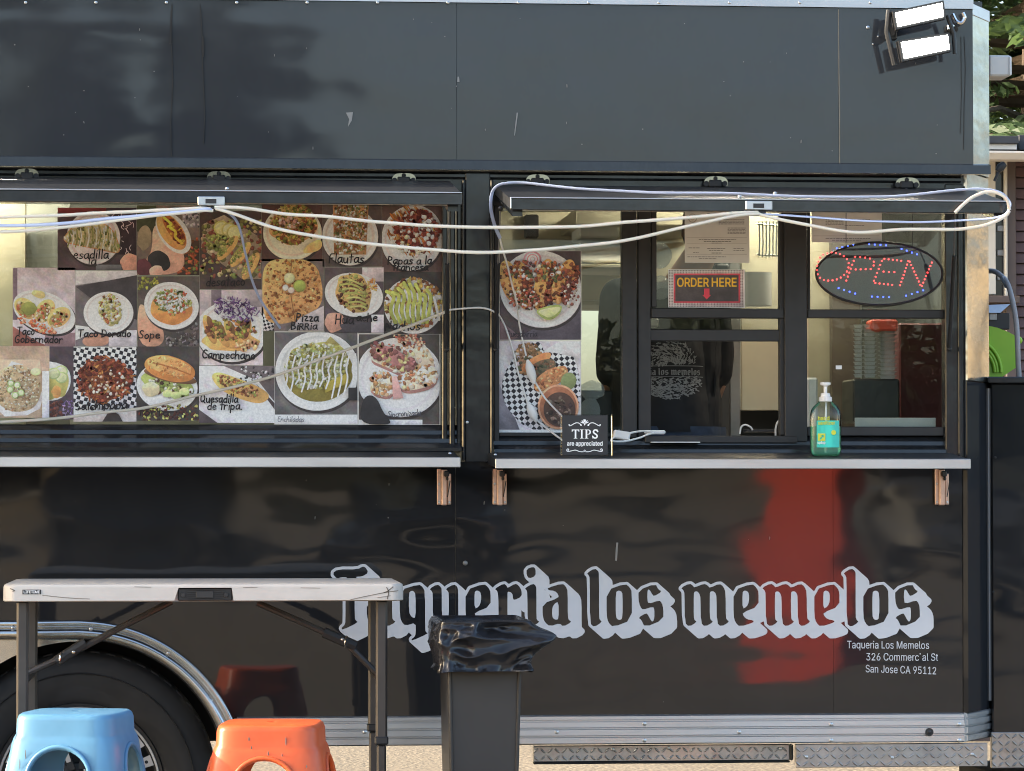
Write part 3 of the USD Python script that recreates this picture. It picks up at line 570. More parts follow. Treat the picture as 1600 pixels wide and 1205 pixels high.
# marker handwriting: one stroke font, units 1/5 of the x height
SF = {'a':(5,[[(4,5),(1.5,5),(0,2.8),(.6,.5),(2,0),(3.6,1.6),(4.1,5)],[(4.1,5),(4,1.2),(4.8,0)]]),'b':(5,[[(.3,9),(0,0)],[(0,3.2),(2,5),(4,3.4),(3.5,.7),(2,0),(0,.8)]]),'c':(4.4,[[(3.8,4.3),(2.2,5),(.3,3.6),(.3,1.2),(1.9,0),(3.8,.9)]]),
'd':(5,[[(4.2,9),(4,0)],[(4,3.8),(2.2,5),(.2,3.2),(.4,.8),(2,0),(4,1.2)]]),'e':(4.5,[[(.2,2.5),(3.8,2.9),(3.3,4.7),(1.8,5),(.2,3.4),(.4,1),(1.9,0),(3.9,.9)]]),'f':(4,[[(3.4,8.4),(2.2,9),(1.2,7.5),(1.2,0)],[(0,5),(3,5.2)]]),'g':(5,[[(4,4.6),(1.8,5),(.1,3),(.8,.6),(3,.6),(4,4.8)],[(4,5),(4,-2),(2,-3.2),(.3,-2.2)]]),
'h':(5,[[(.2,9),(0,0)],[(0,3),(2,5),(3.7,4.2),(4,0)]]),'i':(1.8,[[(.8,5),(.6,0)],[(.9,7),(1,7.4)]]),'l':(1.9,[[(.9,9),(.7,0)]]),'m':(7,[[(.2,5),(0,0)],[(0,3),(1.6,5),(2.9,4),(3,0)],[(3,3.2),(4.6,5),(6,4),(6.2,0)]]),'n':(5,[[(.2,5),(0,0)],[(0,3),(2,5),(3.8,4),(4,0)]]),
'o':(4.8,[[(2.2,5),(.3,3.8),(.2,1.2),(2,0),(3.8,1.2),(3.9,3.8),(2.2,5)]]),'p':(5,[[(.2,5),(0,-3.5)],[(0,3.6),(2,5),(4,3.6),(3.6,.8),(2,0),(0,1)]]),'r':(4,[[(.2,5),(0,0)],[(0,3),(1.6,5),(3.4,4.6)]]),'R':(5,[[(0,0),(.2,7)],[(.2,7),(3,7),(3.6,5.2),(2.5,3.8),(.2,3.6)],[(1.6,3.6),(4.2,0)]]),
's':(4.2,[[(3.6,4.5),(2,5),(.4,4),(1.8,2.7),(3.6,1.6),(2.4,.1),(.2,.5)]]),'t':(4,[[(1.8,8.4),(1.6,0)],[(0,5.4),(3.6,5.6)]]),'u':(5,[[(.2,5),(.3,1),(1.8,0),(3.8,1.4),(4,5)],[(4,5),(4.2,0)]]),'z':(4.4,[[(.2,5),(3.8,5),(.2,0),(4,.2)]]),
'B':(5.4,[[(.2,9),(0,0)],[(.2,9),(3.4,8.2),(3.2,5.6),(.2,4.8)],[(.2,4.8),(4.2,4),(4,.8),(0,0)]]),'C':(5.4,[[(4.6,8),(2.6,9),(.4,6.6),(.2,2.4),(2.2,0),(4.8,1)]]),'D':(5.8,[[(.3,8.6),(.2,0)],[(-.4,8.6),(3,8.6),(5,5.6),(4.6,1.8),(.2,0)]]),'E':(5,[[(4.2,9),(.3,9),(.1,0),(4.4,0)],[(.2,4.6),(3.4,4.8)]]),
'F':(5,[[(4.4,9),(.4,8.8),(.2,0)],[(.2,4.6),(3.4,4.8)]]),'G':(6,[[(4.8,7.8),(2.6,9),(.3,6.4),(.4,2),(2.6,0),(4.8,1.4),(4.8,3.8),(2.8,3.9)]]),'H':(6,[[(.3,9),(.1,0)],[(4.6,9),(4.6,0)],[(.2,4.5),(4.6,4.7)]]),'N':(6,[[(.1,0),(.3,9),(4.6,.2),(4.8,9)]]),'P':(5,[[(.3,9),(.1,0)],[(.3,9),(3.8,8.2),(3.8,5.2),(.2,4.4)]]),
'Q':(6.4,[[(2.6,9),(.4,6.8),(.2,2.2),(2.6,0),(5,2.2),(5,6.8),(2.6,9)],[(3.2,2),(5.8,-.6)]]),'S':(5,[[(4.2,8),(2.2,9),(.4,7.2),(2.2,4.8),(4.4,2.8),(2.8,.1),(.2,1)]]),'T':(6,[[(-.2,8.8),(5.4,9)],[(2.6,9),(2.4,0)]]),'L':(4.4,[[(.5,9),(.3,0),(4,.2)]]),'I':(2,[[(.6,9),(.5,0)]]),' ':(2.6,[]),'.':(2,[[(.5,.2),(.7,.2)]])}
def scrawl(F, txt, x, base, width, xh, w, c=(30, 26, 28), slope=0.):
    tot = sum(SF[k][0]+.7 for k in txt)*xh/5; sx_ = width/tot; cur = x; G = []
    for k in txt:
        adv, st = SF[k]; dy = rng.uniform(-.4, .4)*xh/5
        for q in st:
            p = np.array(q, float); p = np.c_[cur+p[:, 0]*xh/5*sx_+p[:, 1]*.08*xh/5, base+slope*(cur-x)+dy-p[:, 1]*xh/5]
            G.append(LineString(chaikin(p, 2, False) if len(p) > 2 else p).buffer(w/2*rng.uniform(.85, 1.15)))
        cur += (adv+.7)*xh/5*sx_
    F.k += 8; F.poly(unary_union(G), c)

PHOTO_GROUP = 'photo prints of dishes taped to the windows'
YP = YG-.003
class Print:
    """One paper print on the glass: the sheet, the picture on it and its handwritten caption."""
    def __init__(s, r, label, bg, lift=0., border=0, cat='menu photo'):
        s.r, s.y = r, YP-lift; s.t = thing('menu_photo', label, cat, P((r[0]+r[2])/2, r[3], s.y), PHOTO_GROUP)
        part(s.t, 'paper', pbox(r[0], r[2], r[1], r[3], s.y, s.y+.0008, .0001), 'paper', False)
        s.F = Flat(s.y-.0002); s.cap = None
        b = border; s.F.clip = sbox(r[0]+b, r[1]+b, r[2]-b, r[3]-b); s.F.field(s.F.clip, bg, .30)
    def caption(s, *a, **k):
        if s.cap is None: s.cap = Flat(s.F.y-.0002-(s.F.k+6)*s.F.step); s.cap.clip = sbox(*s.r)
        scrawl(s.cap, *a, **k)
    def done(s, name='picture'):
        m, c = s.F.mesh(); part(s.t, name, m, 'print', colors=c)
        if s.cap: m, c = s.cap.mesh(); part(s.t, 'caption', m, 'print', colors=c)
SKIN, TORT, CREAM, GREEN, DGREEN, BROWN, RED, LIME = (196, 138, 118), (214, 164, 104), (228, 218, 204), (142, 148, 70), (84, 92, 44), (98, 60, 44), (140, 52, 38), (164, 172, 88)
def checker(F, reg, s, deg, a=(38, 36, 42), b=(214, 208, 212)):
    F.poly(reg, b); x0, y0, x1, y1 = reg.bounds; cx, cy = (x0+x1)/2, (y0+y1)/2; F.k += 1
    sq = [affinity.rotate(sbox(cx+i*s, cy+j*s, cx+i*s+s, cy+j*s+s), deg, origin=(cx, cy)) for i in range(-14, 14) for j in range(-14, 14) if (i+j) % 2 == 0]
    F.poly(unary_union([q.buffer(-.15) for q in sq]).intersection(reg), a)

# --- row 1
p = Print((90, 325, 213.6, 422.3), 'photo of a quesadilla under green and white sauce stripes, beside a patterned cloth', (78, 62, 66)); F = p.F
F.poly(sbox(90, 325, 166, 333), (120, 44, 46)); F.poly(sbox(166, 325, 213, 398), (58, 44, 52))
for i in range(26):
    x, y = rng.uniform(172, 212), rng.uniform(327, 392); F.line([(x, y), (x+rng.uniform(-6, 6), y+4), (x+rng.uniform(-6, 6), y+8)], 1, (196, 178, 184))
plate(F, 146, 372, 42, 42, 0, (214, 192, 194)); q = Polygon(chaikin([(97, 377), (108, 362), (120, 350), (150, 345), (176, 358), (187, 388), (184, 396), (160, 390), (128, 384)], 2))
F.poly(q.buffer(1.5), (206, 138, 84)); F.poly(q, (186, 170, 128)); F.bits(q, 90, [(120, 124, 66), (150, 142, 88), (214, 204, 178)], (2, 5), (1.5, 3), ang=80)
for i in range(13): F.line([(108+i*6, 362-6*math.sin(i/4)), (110+i*6, 372), (106+i*6, 386)], 1.8, (226, 216, 194) if i % 2 else (138, 138, 72))
F.poly(blob(206, 412, 20, 16, 30), SKIN); F.poly(sbox(150, 414, 190, 423), (92, 92, 96)); p.caption('esadilla', 115, 404, 56, 8, 1.7); p.caption('la', 138, 414, 14, 8, 1.7); p.done()
p = Print((214, 321, 311.6, 430), 'photo of a hand holding a hot dog with mustard and bacon', (120, 104, 96)); F = p.F
F.poly(sbox(214, 321, 244, 362), (70, 74, 52)); F.poly(sbox(285, 328, 312, 356), (140, 130, 134)); F.bits(sbox(286, 328, 312, 356), 40, [(190, 182, 184), (90, 84, 88)], (1.5, 3.5))
F.poly(blob(226, 372, 12, 20), (150, 134, 108)); F.poly(sbox(277, 376, 312, 430), (64, 46, 38)); F.bits(sbox(277, 372, 312, 428), 60, [(204, 96, 54), (170, 74, 44), (96, 100, 50), (120, 76, 40)], (2.5, 5))
F.poly(Polygon(chaikin([(238, 352), (256, 350), (288, 388), (288, 428), (222, 430), (226, 408), (238, 392)], 2)), (214, 158, 136)); F.poly(blob(247, 408, 19, 15, 20), (46, 44, 46)); F.poly(blob(224, 418, 12, 14), (96, 50, 58)); F.poly(blob(244, 424, 12, 9), (222, 166, 148))
b = ell(268, 362, 33, 17, 55); F.poly(ell(271, 364, 37, 22, 55), (232, 220, 210)); F.poly(b, (226, 154, 84)); F.poly(ell(272, 359, 29, 10, 55), (168, 92, 44)); F.bits(ell(272, 359, 27, 9, 55), 45, [(120, 46, 30), (148, 64, 38), (234, 178, 60)], (2, 4)); F.line([(256, 340), (268, 350), (264, 356), (276, 362), (272, 370), (284, 380)], 4, (242, 190, 62)); p.done()
p = Print((312, 330, 408.6, 452), 'photo of cheese tacos and sliced cucumber in a clear takeaway tray', (74, 60, 58)); F = p.F
F.poly(Polygon([(318, 350), (350, 336), (408, 372), (408, 436), (378, 436), (314, 388)]), (150, 132, 112)); F.bits(sbox(316, 345, 408, 432), 150, [(156, 84, 66), (118, 66, 54), (186, 166, 130), (138, 140, 72), (96, 88, 52)], (2.5, 6))
for c in ((346, 357), (358, 360), (366, 364)): F.poly(ell(*c, 12, 12), (178, 172, 96)); F.poly(ell(*c, 9.5, 9.5), (206, 200, 136))
for c, a in (((356, 388), -50), ((376, 398), -52), ((392, 416), -60)): F.poly(ell(*c, 24, 8, a), (206, 160, 92)); F.poly(ell(c[0]-4, c[1]-2, 20, 5, a), (146, 148, 78)); F.bits(ell(c[0]-3, c[1]-2, 20, 5, a), 26, [(170, 166, 90), (110, 112, 52), (206, 150, 96)], (1.5, 3))
F.bits(ell(340, 380, 17, 13), 50, [(148, 152, 80), (168, 170, 98), (120, 124, 60)], (2, 5)); p.caption('desataco', 322, 447, 62, 8, 1.8); p.done()
p = Print((409, 318, 503.8, 408), 'photo of birria tacos heaped with cilantro and onion on a white plate', (84, 58, 54)); F = p.F
plate(F, 457, 364, 46, 43, 0, (230, 198, 172)); F.poly(blob(458, 352, 37, 32), (206, 150, 92)); F.bits(ell(458, 350, 36, 32), 190, [(96, 96, 38), (128, 124, 52), (118, 60, 36), (150, 88, 52), (168, 152, 66)], (2, 5)); F.bits(ell(452, 348, 16, 8), 16, [(226, 176, 158), (206, 140, 120)], (3, 5)); F.poly(Polygon(chaikin([(480, 382), (503, 372), (503, 392), (470, 398)], 2)), (232, 176, 108)); p.done()
p = Print((504, 318, 596.6, 417), 'photo of rolled fried tacos in a row under crumbled cheese', (86, 74, 72)); F = p.F
plate(F, 547, 370, 44, 45, 0, (224, 204, 194)); q = Polygon([(520, 318), (576, 318), (572, 398), (522, 398)]); F.poly(q, (178, 128, 84))
for i in range(4): F.poly(sbox(522+i*13, 322, 533+i*13, 398), (196, 142, 92) if i % 2 else (168, 112, 70))
F.bits(q.buffer(-2), 260, [(222, 208, 188), (112, 112, 60), (130, 76, 48), (150, 140, 84), (232, 222, 206)], (1.6, 3.6)); p.caption('Flautas', 514, 411, 56, 8, 1.9); p.done()
p = Print((597, 320, 691.5, 425), 'photo of fries covered in dark red sauce and melted cheese', (92, 72, 68)); F = p.F
plate(F, 644, 372, 48, 52, 20, (228, 208, 204)); q = ell(646, 362, 42, 38, 20); F.bits(q, 90, [(198, 128, 58), (176, 106, 46), (214, 150, 78)], (5, 11), (3.5, 6), ang=55); F.bits(ell(652, 362, 36, 34), 150, [(112, 44, 34), (136, 58, 44), (92, 34, 28), (160, 84, 56)], (2.5, 6)); F.bits(q, 26, [(234, 216, 196), (222, 196, 172)], (3, 6)); p.caption('Papas a la', 606, 413, 70, 7, 1.9); p.caption('francesa', 614, 423, 56, 7, 1.9); p.done()
# --- row 2
p = Print((20, 418.5, 117.5, 541.5), 'photo of shrimp tacos with guacamole on an oval white plate against a pale wall', (188, 174, 182)); F = p.F
F.poly(sbox(20, 419, 27, 500), (120, 100, 112)); F.poly(Polygon([(20, 510), (60, 535), (80, 542), (20, 542)]), (150, 92, 82)); F.poly(sbox(70, 520, 118, 542), (140, 110, 116)); plate(F, 69, 488, 51, 31, 22, (232, 218, 216))
for c, a in (((40, 482), 40), ((70, 486), -55), ((92, 496), -35)): F.poly(ell(c[0], c[1], 20, 14, a), (222, 176, 108)); F.poly(ell(c[0]-2, c[1]+2, 15, 9, a), (150, 132, 70)); F.bits(ell(c[0], c[1]+3, 16, 11, a), 26, [(206, 110, 74), (146, 140, 74), (232, 196, 160), (184, 88, 58)], (2, 4))
F.poly(blob(46, 482, 12, 10), (136, 138, 68)); F.poly(blob(60, 460, 12, 6, 15), (206, 186, 120)); F.bits(ell(58, 510, 32, 7, 22), 40, [(204, 96, 60), (226, 150, 110)], (2, 4)); p.caption('Taco', 27, 523, 28, 6.5, 1.8); p.caption('Gobernador', 23, 536, 76, 7, 1.9); p.done()
p = Print((118, 423, 214, 541.5), 'photo of one crisp taco with cream on a round white plate before a dark counter', (104, 96, 98)); F = p.F
F.poly(Polygon([(118, 423), (214, 423), (214, 432), (118, 446)]), (188, 182, 188)); F.poly(Polygon([(118, 448), (214, 430), (214, 500), (160, 480)]), (62, 56, 60)); F.poly(Polygon([(118, 508), (160, 514), (118, 532)]), (206, 198, 206)); F.poly(blob(150, 532, 22, 10), (180, 130, 108)); F.poly(sbox(170, 516, 214, 542), (186, 178, 186))
plate(F, 169.5, 489, 39, 33, 0, (228, 218, 216)); F.poly(blob(172, 486, 17, 24, -14), (206, 188, 130)); F.bits(ell(172, 484, 17, 24, -14), 120, [(236, 228, 210), (168, 160, 88), (150, 86, 52), (196, 180, 116)], (1.8, 4)); p.caption('Taco Dorado', 122, 527, 84, 6.5, 1.9, slope=-.01); p.done()
p = Print((215, 432, 311.5, 541.5), 'photo of a hand holding a round corn cake with lettuce and cream', (84, 74, 70)); F = p.F
F.bits(sbox(216, 432, 246, 452), 30, [(170, 166, 70), (120, 120, 54)], (2, 4)); F.poly(Polygon(chaikin([(215, 474), (228, 478), (256, 510), (256, 542), (215, 542)], 2)), (204, 148, 122)); F.bits(sbox(258, 500, 311, 541), 60, [(60, 54, 54), (140, 132, 132), (96, 86, 84)], (2, 5)); plate(F, 268, 478, 43, 37, 12, (228, 214, 214))
F.poly(blob(268, 482, 34, 26, 5, .05), (216, 140, 74)); F.bits(ell(270, 472, 29, 20, 8), 150, [(118, 124, 62), (150, 156, 84), (206, 96, 66), (92, 104, 52), (222, 210, 170)], (1.8, 4)); F.bits(ell(270, 472, 25, 14, 10), 46, [(238, 236, 232)], (2, 5), (1.5, 3)); p.caption('Sope', 217, 529, 34, 7, 1.9); p.caption('Leng', 276, 528, 34, 6.5, 1.3, c=(70, 60, 60)); p.done()
p = Print((312, 453, 411, 571), 'photo of tacos topped with shredded purple cabbage on a white plate', (186, 172, 176)); F = p.F
F.poly(sbox(330, 453, 346, 500), (110, 96, 104)); F.poly(sbox(390, 452, 411, 480), (150, 136, 140)); plate(F, 362, 518, 56, 48, 0, (232, 216, 210)); F.poly(blob(360, 534, 46, 16), (220, 164, 92))
for c, a in (((328, 515), 70), ((345, 522), 60), ((362, 522), 65), ((384, 520), 100)): F.poly(ell(*c, 24, 8, a), (212, 154, 86)); F.poly(ell(c[0]+2, c[1]-6, 16, 5, a), (120, 84, 48))
F.bits(ell(360, 516, 40, 18), 70, [(148, 140, 60), (110, 62, 44), (180, 120, 70), (96, 90, 40)], (2.5, 5.5)); F.bits(ell(368, 484, 36, 18, 12), 130, [(92, 58, 108), (118, 82, 134), (206, 190, 206), (74, 44, 90)], (3, 7), (3.5, 6), jag=.1); F.bits(ell(386, 540, 18, 8), 20, [(226, 158, 112)], (3, 5)); p.caption('Campechano', 316, 560, 84, 7.5, 2.0, slope=.02); p.done()
p = Print((409, 405, 506, 517), 'photo of a large toasted tortilla pizza with cucumber in the middle', (112, 100, 98)); F = p.F
checker(F, sbox(409, 490, 428, 517), 4, 30); F.poly(Polygon(chaikin([(412, 412), (440, 402), (494, 408), (505, 450), (502, 480), (470, 500), (436, 508), (412, 500), (409, 450)], 2)), (214, 158, 98)); q = Polygon(chaikin([(414, 412), (440, 404), (492, 410), (503, 452), (500, 476), (468, 496), (436, 504), (414, 496)], 2))
F.bits(q, 240, [(190, 124, 64), (158, 94, 46), (226, 176, 112), (124, 72, 38), (206, 142, 84)], (1.2, 4)); F.line([(456, 406), (452, 450), (462, 506)], 1.2, (130, 82, 46))
for c, r, k in (((452, 435), 8.5, (206, 206, 152)), ((468, 447), 9.5, (158, 170, 78)), ((446, 450), 5, (214, 196, 186)), ((455, 454), 5, (206, 184, 172))): F.poly(ell(*c, r, r), np.array(k)*.86); F.poly(ell(*c, r*.8, r*.8), k)
F.poly(Polygon([(470, 496), (506, 478), (506, 517), (450, 517)]), (176, 164, 166)); p.caption('Pizza', 463, 502, 36, 7, 2.0); p.caption('BiRRia', 455, 515, 42, 6.5, 2.0); p.done()
p = Print((507, 418, 599.5, 520), 'photo of an oval corn flatbread striped with meat and green sauce', (86, 74, 78)); F = p.F
F.poly(sbox(566, 418, 600, 440), (186, 172, 176)); plate(F, 553, 461, 46, 34, 12, (232, 220, 218)); F.poly(blob(552, 458, 27, 33, -30), (190, 156, 92)); F.bits(ell(552, 458, 25, 31, -30), 80, [(92, 52, 38), (116, 70, 46), (150, 146, 78)], (2, 5))
for i in range(7): F.line([(530+i*3, 438+i*7), (546+i*3, 436+i*7), (566+i, 446+i*6)], 3, (158, 158, 82) if i % 2 else (176, 172, 100))
F.bits(ell(582, 446, 8, 9), 16, [(226, 140, 66), (238, 164, 92)], (2, 5), (2, 3)); F.poly(blob(522, 504, 16, 16), (196, 142, 122)); F.poly(blob(560, 512, 30, 10), (70, 64, 70)); F.poly(sbox(580, 492, 600, 520), (200, 186, 194)); p.caption('Hua', 524, 506, 30, 8, 1.9); p.caption('Huarache'[4:], 557, 502, 34, 7, 1.9); p.done()
p = Print((600, 425, 692, 522), 'photo of nachos under wide green sauce and cream drizzles', (66, 60, 58)); F = p.F
plate(F, 646, 478, 46, 44, 0, (226, 216, 212)); F.bits(ell(646, 474, 45, 40), 170, [(206, 160, 76), (150, 96, 56), (120, 74, 48), (220, 178, 96), (160, 150, 80)], (3, 7), sides=4)
for i in range(9): F.line([(606+i*9, 462+rng.uniform(-8, 8)), (616+i*8, 474), (612+i*9, 490), (622+i*8, 500)], 4, (238, 236, 228))
for i in range(8): F.line([(604+i*9, 448+rng.uniform(-6, 12)), (618+i*8, 462), (608+i*9, 484), (618+i*7, 504)], 5.5, (166, 172, 82))
p.caption('Nachos', 602, 516, 56, 8, 2.1); p.done()
# --- row 3
p = Print((77, 541.5, 115, 655.5), 'narrow photo of cucumber slices in a white takeaway tray', (74, 62, 68)); F = p.F
F.poly(Polygon(chaikin([(60, 562), (106, 570), (113, 600), (96, 626), (60, 626)], 2)), (226, 214, 208)); F.poly(blob(84, 598, 24, 26), (176, 166, 92))
for c in ((96, 580), (96, 590), (84, 584)): F.poly(ell(*c, 10, 9), (168, 184, 120)); F.poly(ell(*c, 8, 7), (206, 212, 158))
F.poly(blob(88, 612, 8, 10), (214, 150, 84)); F.bits(sbox(78, 628, 100, 655), 26, [(120, 70, 58), (90, 52, 46)], (2, 4)); F.bits(sbox(98, 626, 115, 655), 26, [(112, 84, 140), (150, 128, 168)], (2, 4), (2, 4)); p.done()
p = Print((-18, 541, 77, 653), 'photo of a round rice-topped pizza with five cucumber slices on brown cardboard', (176, 150, 128), lift=.0012); F = p.F
F.poly(Polygon([(-18, 562), (62, 562), (70, 650), (-18, 648)]), (188, 162, 138)); F.poly(Polygon(chaikin([(0, 590), (24, 556), (70, 610), (60, 648), (-10, 652)], 1)), (222, 214, 214)); F.poly(blob(27, 608, 38, 38, 0, .05), (190, 164, 128)); F.bits(ell(27, 608, 36, 36), 260, [(206, 184, 150), (150, 118, 84), (170, 140, 104), (222, 206, 178)], (1.2, 3))
for c in ((17, 599), (27, 602), (16, 609), (33, 614), (24, 618)): F.poly(ell(*c, 5.2, 5.2), (150, 176, 104)); F.poly(ell(*c, 3.8, 3.8), (206, 218, 170))
F.poly(ell(56, 581, 8, 6), (190, 206, 144)); F.poly(sbox(66, 580, 77, 654), (206, 204, 216)); p.done()
p = Print((115, 542, 213, 659), 'photo of fries with sausage and red sauce on black-and-white checked paper', (214, 208, 212)); F = p.F
checker(F, sbox(115, 543, 213, 640), 6, 14); F.poly(sbox(115, 640, 213, 659), (206, 196, 196)); F.poly(blob(164, 593, 42, 34, 0, .18), (120, 62, 40)); q = ell(164, 593, 43, 36); F.bits(q, 110, [(170, 96, 48), (198, 130, 66), (150, 78, 40)], (5, 10), (3.5, 6)); F.bits(q, 150, [(110, 48, 34), (136, 62, 42), (84, 38, 28), (158, 84, 54)], (2.5, 5)); F.bits(ell(170, 600, 30, 22), 26, [(226, 202, 178), (206, 172, 146)], (2, 4)); F.poly(Polygon([(160, 659), (172, 640), (186, 648), (192, 659)]), (60, 54, 54)); p.caption('Salchipapa', 118, 641, 82, 7.5, 2.0, slope=-.03); p.done()
p = Print((213, 541.5, 311, 657.5), 'photo of a big toasted sandwich roll on a plate with cucumber', (64, 58, 56)); F = p.F
plate(F, 261, 604, 48, 38, 10, (222, 216, 216)); F.bits(sbox(218, 634, 310, 657), 70, [(96, 50, 40), (70, 42, 38), (170, 170, 90)], (2, 4)); F.poly(blob(262, 600, 42, 18, 12), (150, 160, 84)); F.bits(ell(266, 606, 36, 14, 12), 70, [(168, 176, 100), (120, 132, 62), (90, 60, 44), (226, 218, 196)], (2, 5))
for c in ((262, 615), (275, 618), (288, 612)): F.poly(ell(*c, 8, 6), (186, 200, 128))
F.poly(blob(236, 608, 14, 12), (206, 190, 150)); F.poly(ell(266, 588, 42, 9, 12), (112, 78, 54)); F.poly(blob(265, 576, 41, 20, 14, .04), (204, 128, 66)); F.poly(blob(265, 572, 36, 14, 14, .05), (224, 156, 92)); F.line([(234, 566), (262, 572), (298, 586)], 2.2, (170, 98, 50)); F.bits(ell(265, 574, 36, 15, 14), 40, [(232, 172, 108), (196, 120, 62)], (2, 5), (2, 4)); p.caption('torta', 216, 650, 50, 7, 1.8, c=(44, 36, 36)); p.done()
p = Print((311, 572, 429, 661), 'photo of one folded quesadilla on a white paper sheet', (208, 200, 206)); F = p.F
F.poly(Polygon([(350, 572), (429, 572), (429, 628), (404, 596), (368, 580)]), (96, 86, 88)); F.bits(sbox(376, 574, 428, 596), 26, [(190, 186, 190), (60, 54, 56)], (2, 4)); F.poly(Polygon([(311, 640), (340, 661), (311, 661)]), (78, 66, 68)); F.poly(Polygon([(400, 600), (429, 630), (429, 640)]), (70, 58, 58))
q = Polygon(chaikin([(328, 588), (340, 580), (368, 590), (404, 604), (424, 618), (410, 632), (380, 626), (344, 610)], 2)); F.poly(q, (220, 168, 94)); F.bits(Polygon(chaikin([(334, 588), (350, 586), (400, 606), (412, 620), (384, 620), (350, 606)], 2)), 90, [(124, 72, 46), (158, 96, 60), (160, 160, 84), (196, 140, 96)], (2, 4)); p.caption('Quesadilla', 313, 629, 60, 7, 1.9); p.caption('de tripa.', 324, 640, 56, 7, 1.8); p.done()
p = Print((428.5, 518, 559.5, 663.5), 'large bordered photo of enchiladas in green sauce with the caption on a white strip', (92, 88, 88), border=1.2); F = p.F
F.poly(sbox(428, 648, 560, 664), (226, 222, 228)); F.clip = sbox(430, 519.5, 558, 648); plate(F, 496, 580, 66, 62, -4, (220, 222, 222)); F.poly(ell(498, 582, 54, 46, -6), (132, 118, 52)); F.poly(blob(494, 572, 52, 38, -8), (162, 158, 84)); F.bits(ell(494, 572, 50, 36, -8), 300, [(206, 208, 170), (184, 190, 142), (150, 152, 84), (226, 226, 204), (136, 130, 64)], (1.8, 5)); F.poly(Polygon([(506, 600), (540, 584), (546, 598), (508, 614)]), (158, 142, 58)); F.poly(Polygon([(508, 536), (516, 526), (532, 540)]), (150, 140, 80))
for i in range(12): x = 444+i*9.4; F.line([(x+8, 560+rng.uniform(-10, 6)), (x+2, 578), (x+6, 590), (x-1, 608+rng.uniform(-8, 14))], 2.6, (236, 234, 222))
F.poly(sbox(544, 606, 560, 626), (40, 38, 40)); F.clip = None; p.caption('Enchiladas', 434, 659, 42, 4.6, .9, c=(80, 80, 88)); p.done()
p = Print((559.5, 521, 688, 665), 'large bordered photo of cut ham and cheese flatbreads held by a black glove', (74, 68, 66), border=1.4); F = p.F
plate(F, 624, 590, 68, 62, 8, (226, 220, 226)); F.poly(sbox(560, 656, 660, 664), (206, 204, 212))
for c in ([(572, 560), (600, 534), (640, 522), (668, 540), (684, 580), (640, 590), (604, 574)], [(580, 582), (614, 580), (616, 622), (576, 614)], [(622, 582), (682, 566), (684, 600), (640, 612), (622, 606)]):
    q = Polygon(chaikin(c, 2)); F.poly(affinity.translate(q, 1, 5), (160, 112, 104)); F.poly(q, (222, 202, 176)); F.bits(q, 46, [(190, 140, 92), (236, 222, 200), (170, 112, 78), (206, 170, 132)], (2, 6))
q = Polygon(chaikin([(576, 544), (606, 538), (640, 560), (650, 582), (614, 572)], 2)); F.poly(q, (168, 112, 108)); F.bits(q.buffer(5), 60, [(186, 130, 124), (140, 86, 82), (206, 180, 120), (120, 76, 66)], (2, 6)); F.bits(ell(640, 532, 26, 10, 20), 40, [(150, 82, 66), (206, 160, 130)], (2, 4)); F.poly(Polygon([(612, 588), (620, 588), (630, 622), (614, 624)]), (196, 148, 144))
F.poly(Polygon(chaikin([(560, 662), (566, 624), (578, 616), (590, 624), (598, 644), (612, 660), (604, 664)], 2)), (44, 42, 44)); p.caption('Sincronizada', 606, 652, 52, 5.2, 1.2, c=(70, 70, 78), slope=-.06); p.done()
# --- right-hand window
p = Print((780, 391.5, 908.5, 532), 'large photo of four red birria tacos and a lime wedge on a white plate', (78, 66, 68), border=1.0); F = p.F
F.poly(Polygon([(780, 500), (820, 532), (780, 532)]), (120, 96, 100)); F.poly(Polygon([(860, 500), (909, 470), (909, 532), (800, 532)]), (84, 76, 86)); plate(F, 845, 452, 65, 60, 18, (226, 210, 212))
for r, c in ((14, (196, 130, 140)), (11, (236, 214, 214)), (8.5, (190, 110, 124)), (7, (232, 208, 210)), (4, (200, 140, 150)), (3, (232, 212, 214))): F.poly(ell(832, 405, r, r*.9), c)
for c, a, L in (((797, 440), 75, 34), ((816, 446), 80, 38), ((850, 446), 100, 42), ((880, 440), 110, 36)):
    F.poly(ell(*c, L, 15, a), (210, 150, 84)); F.bits(ell(*c, L*.95, 14, a), 40, [(176, 108, 56), (222, 168, 104), (150, 84, 46), (112, 66, 40)], (2, 5)); F.bits(ell(c[0]+11, c[1]+5, L*.9, 8, a), 70, [(112, 52, 36), (140, 70, 46), (168, 86, 56), (88, 44, 34)], (2, 5))
F.bits(ell(842, 424, 56, 16, 3), 90, [(92, 98, 62), (150, 76, 52), (196, 104, 66), (86, 60, 62), (222, 196, 180)], (2, 5)); F.bits(ell(818, 468, 24, 16), 60, [(150, 72, 54), (120, 56, 44), (184, 100, 78), (80, 88, 50), (226, 200, 180)], (2, 4)); F.bits(ell(890, 460, 14, 20), 40, [(140, 80, 70), (110, 60, 52), (214, 190, 180)], (2, 4))
F.poly(Polygon(chaikin([(833, 484), (878, 474), (876, 490), (860, 502), (846, 498)], 2)), (150, 162, 86)); F.poly(Polygon(chaikin([(836, 486), (876, 478), (873, 488), (858, 498), (848, 494)], 2)), (196, 202, 134)); p.caption('Quesabirria', 792, 526, 48, 5.4, 1.1, c=(44, 40, 48)); p.done()
p = Print((779, 532.5, 908, 686), 'large photo of tacos and a cup of broth on checked paper in a tray', (196, 188, 192), border=1.0); F = p.F
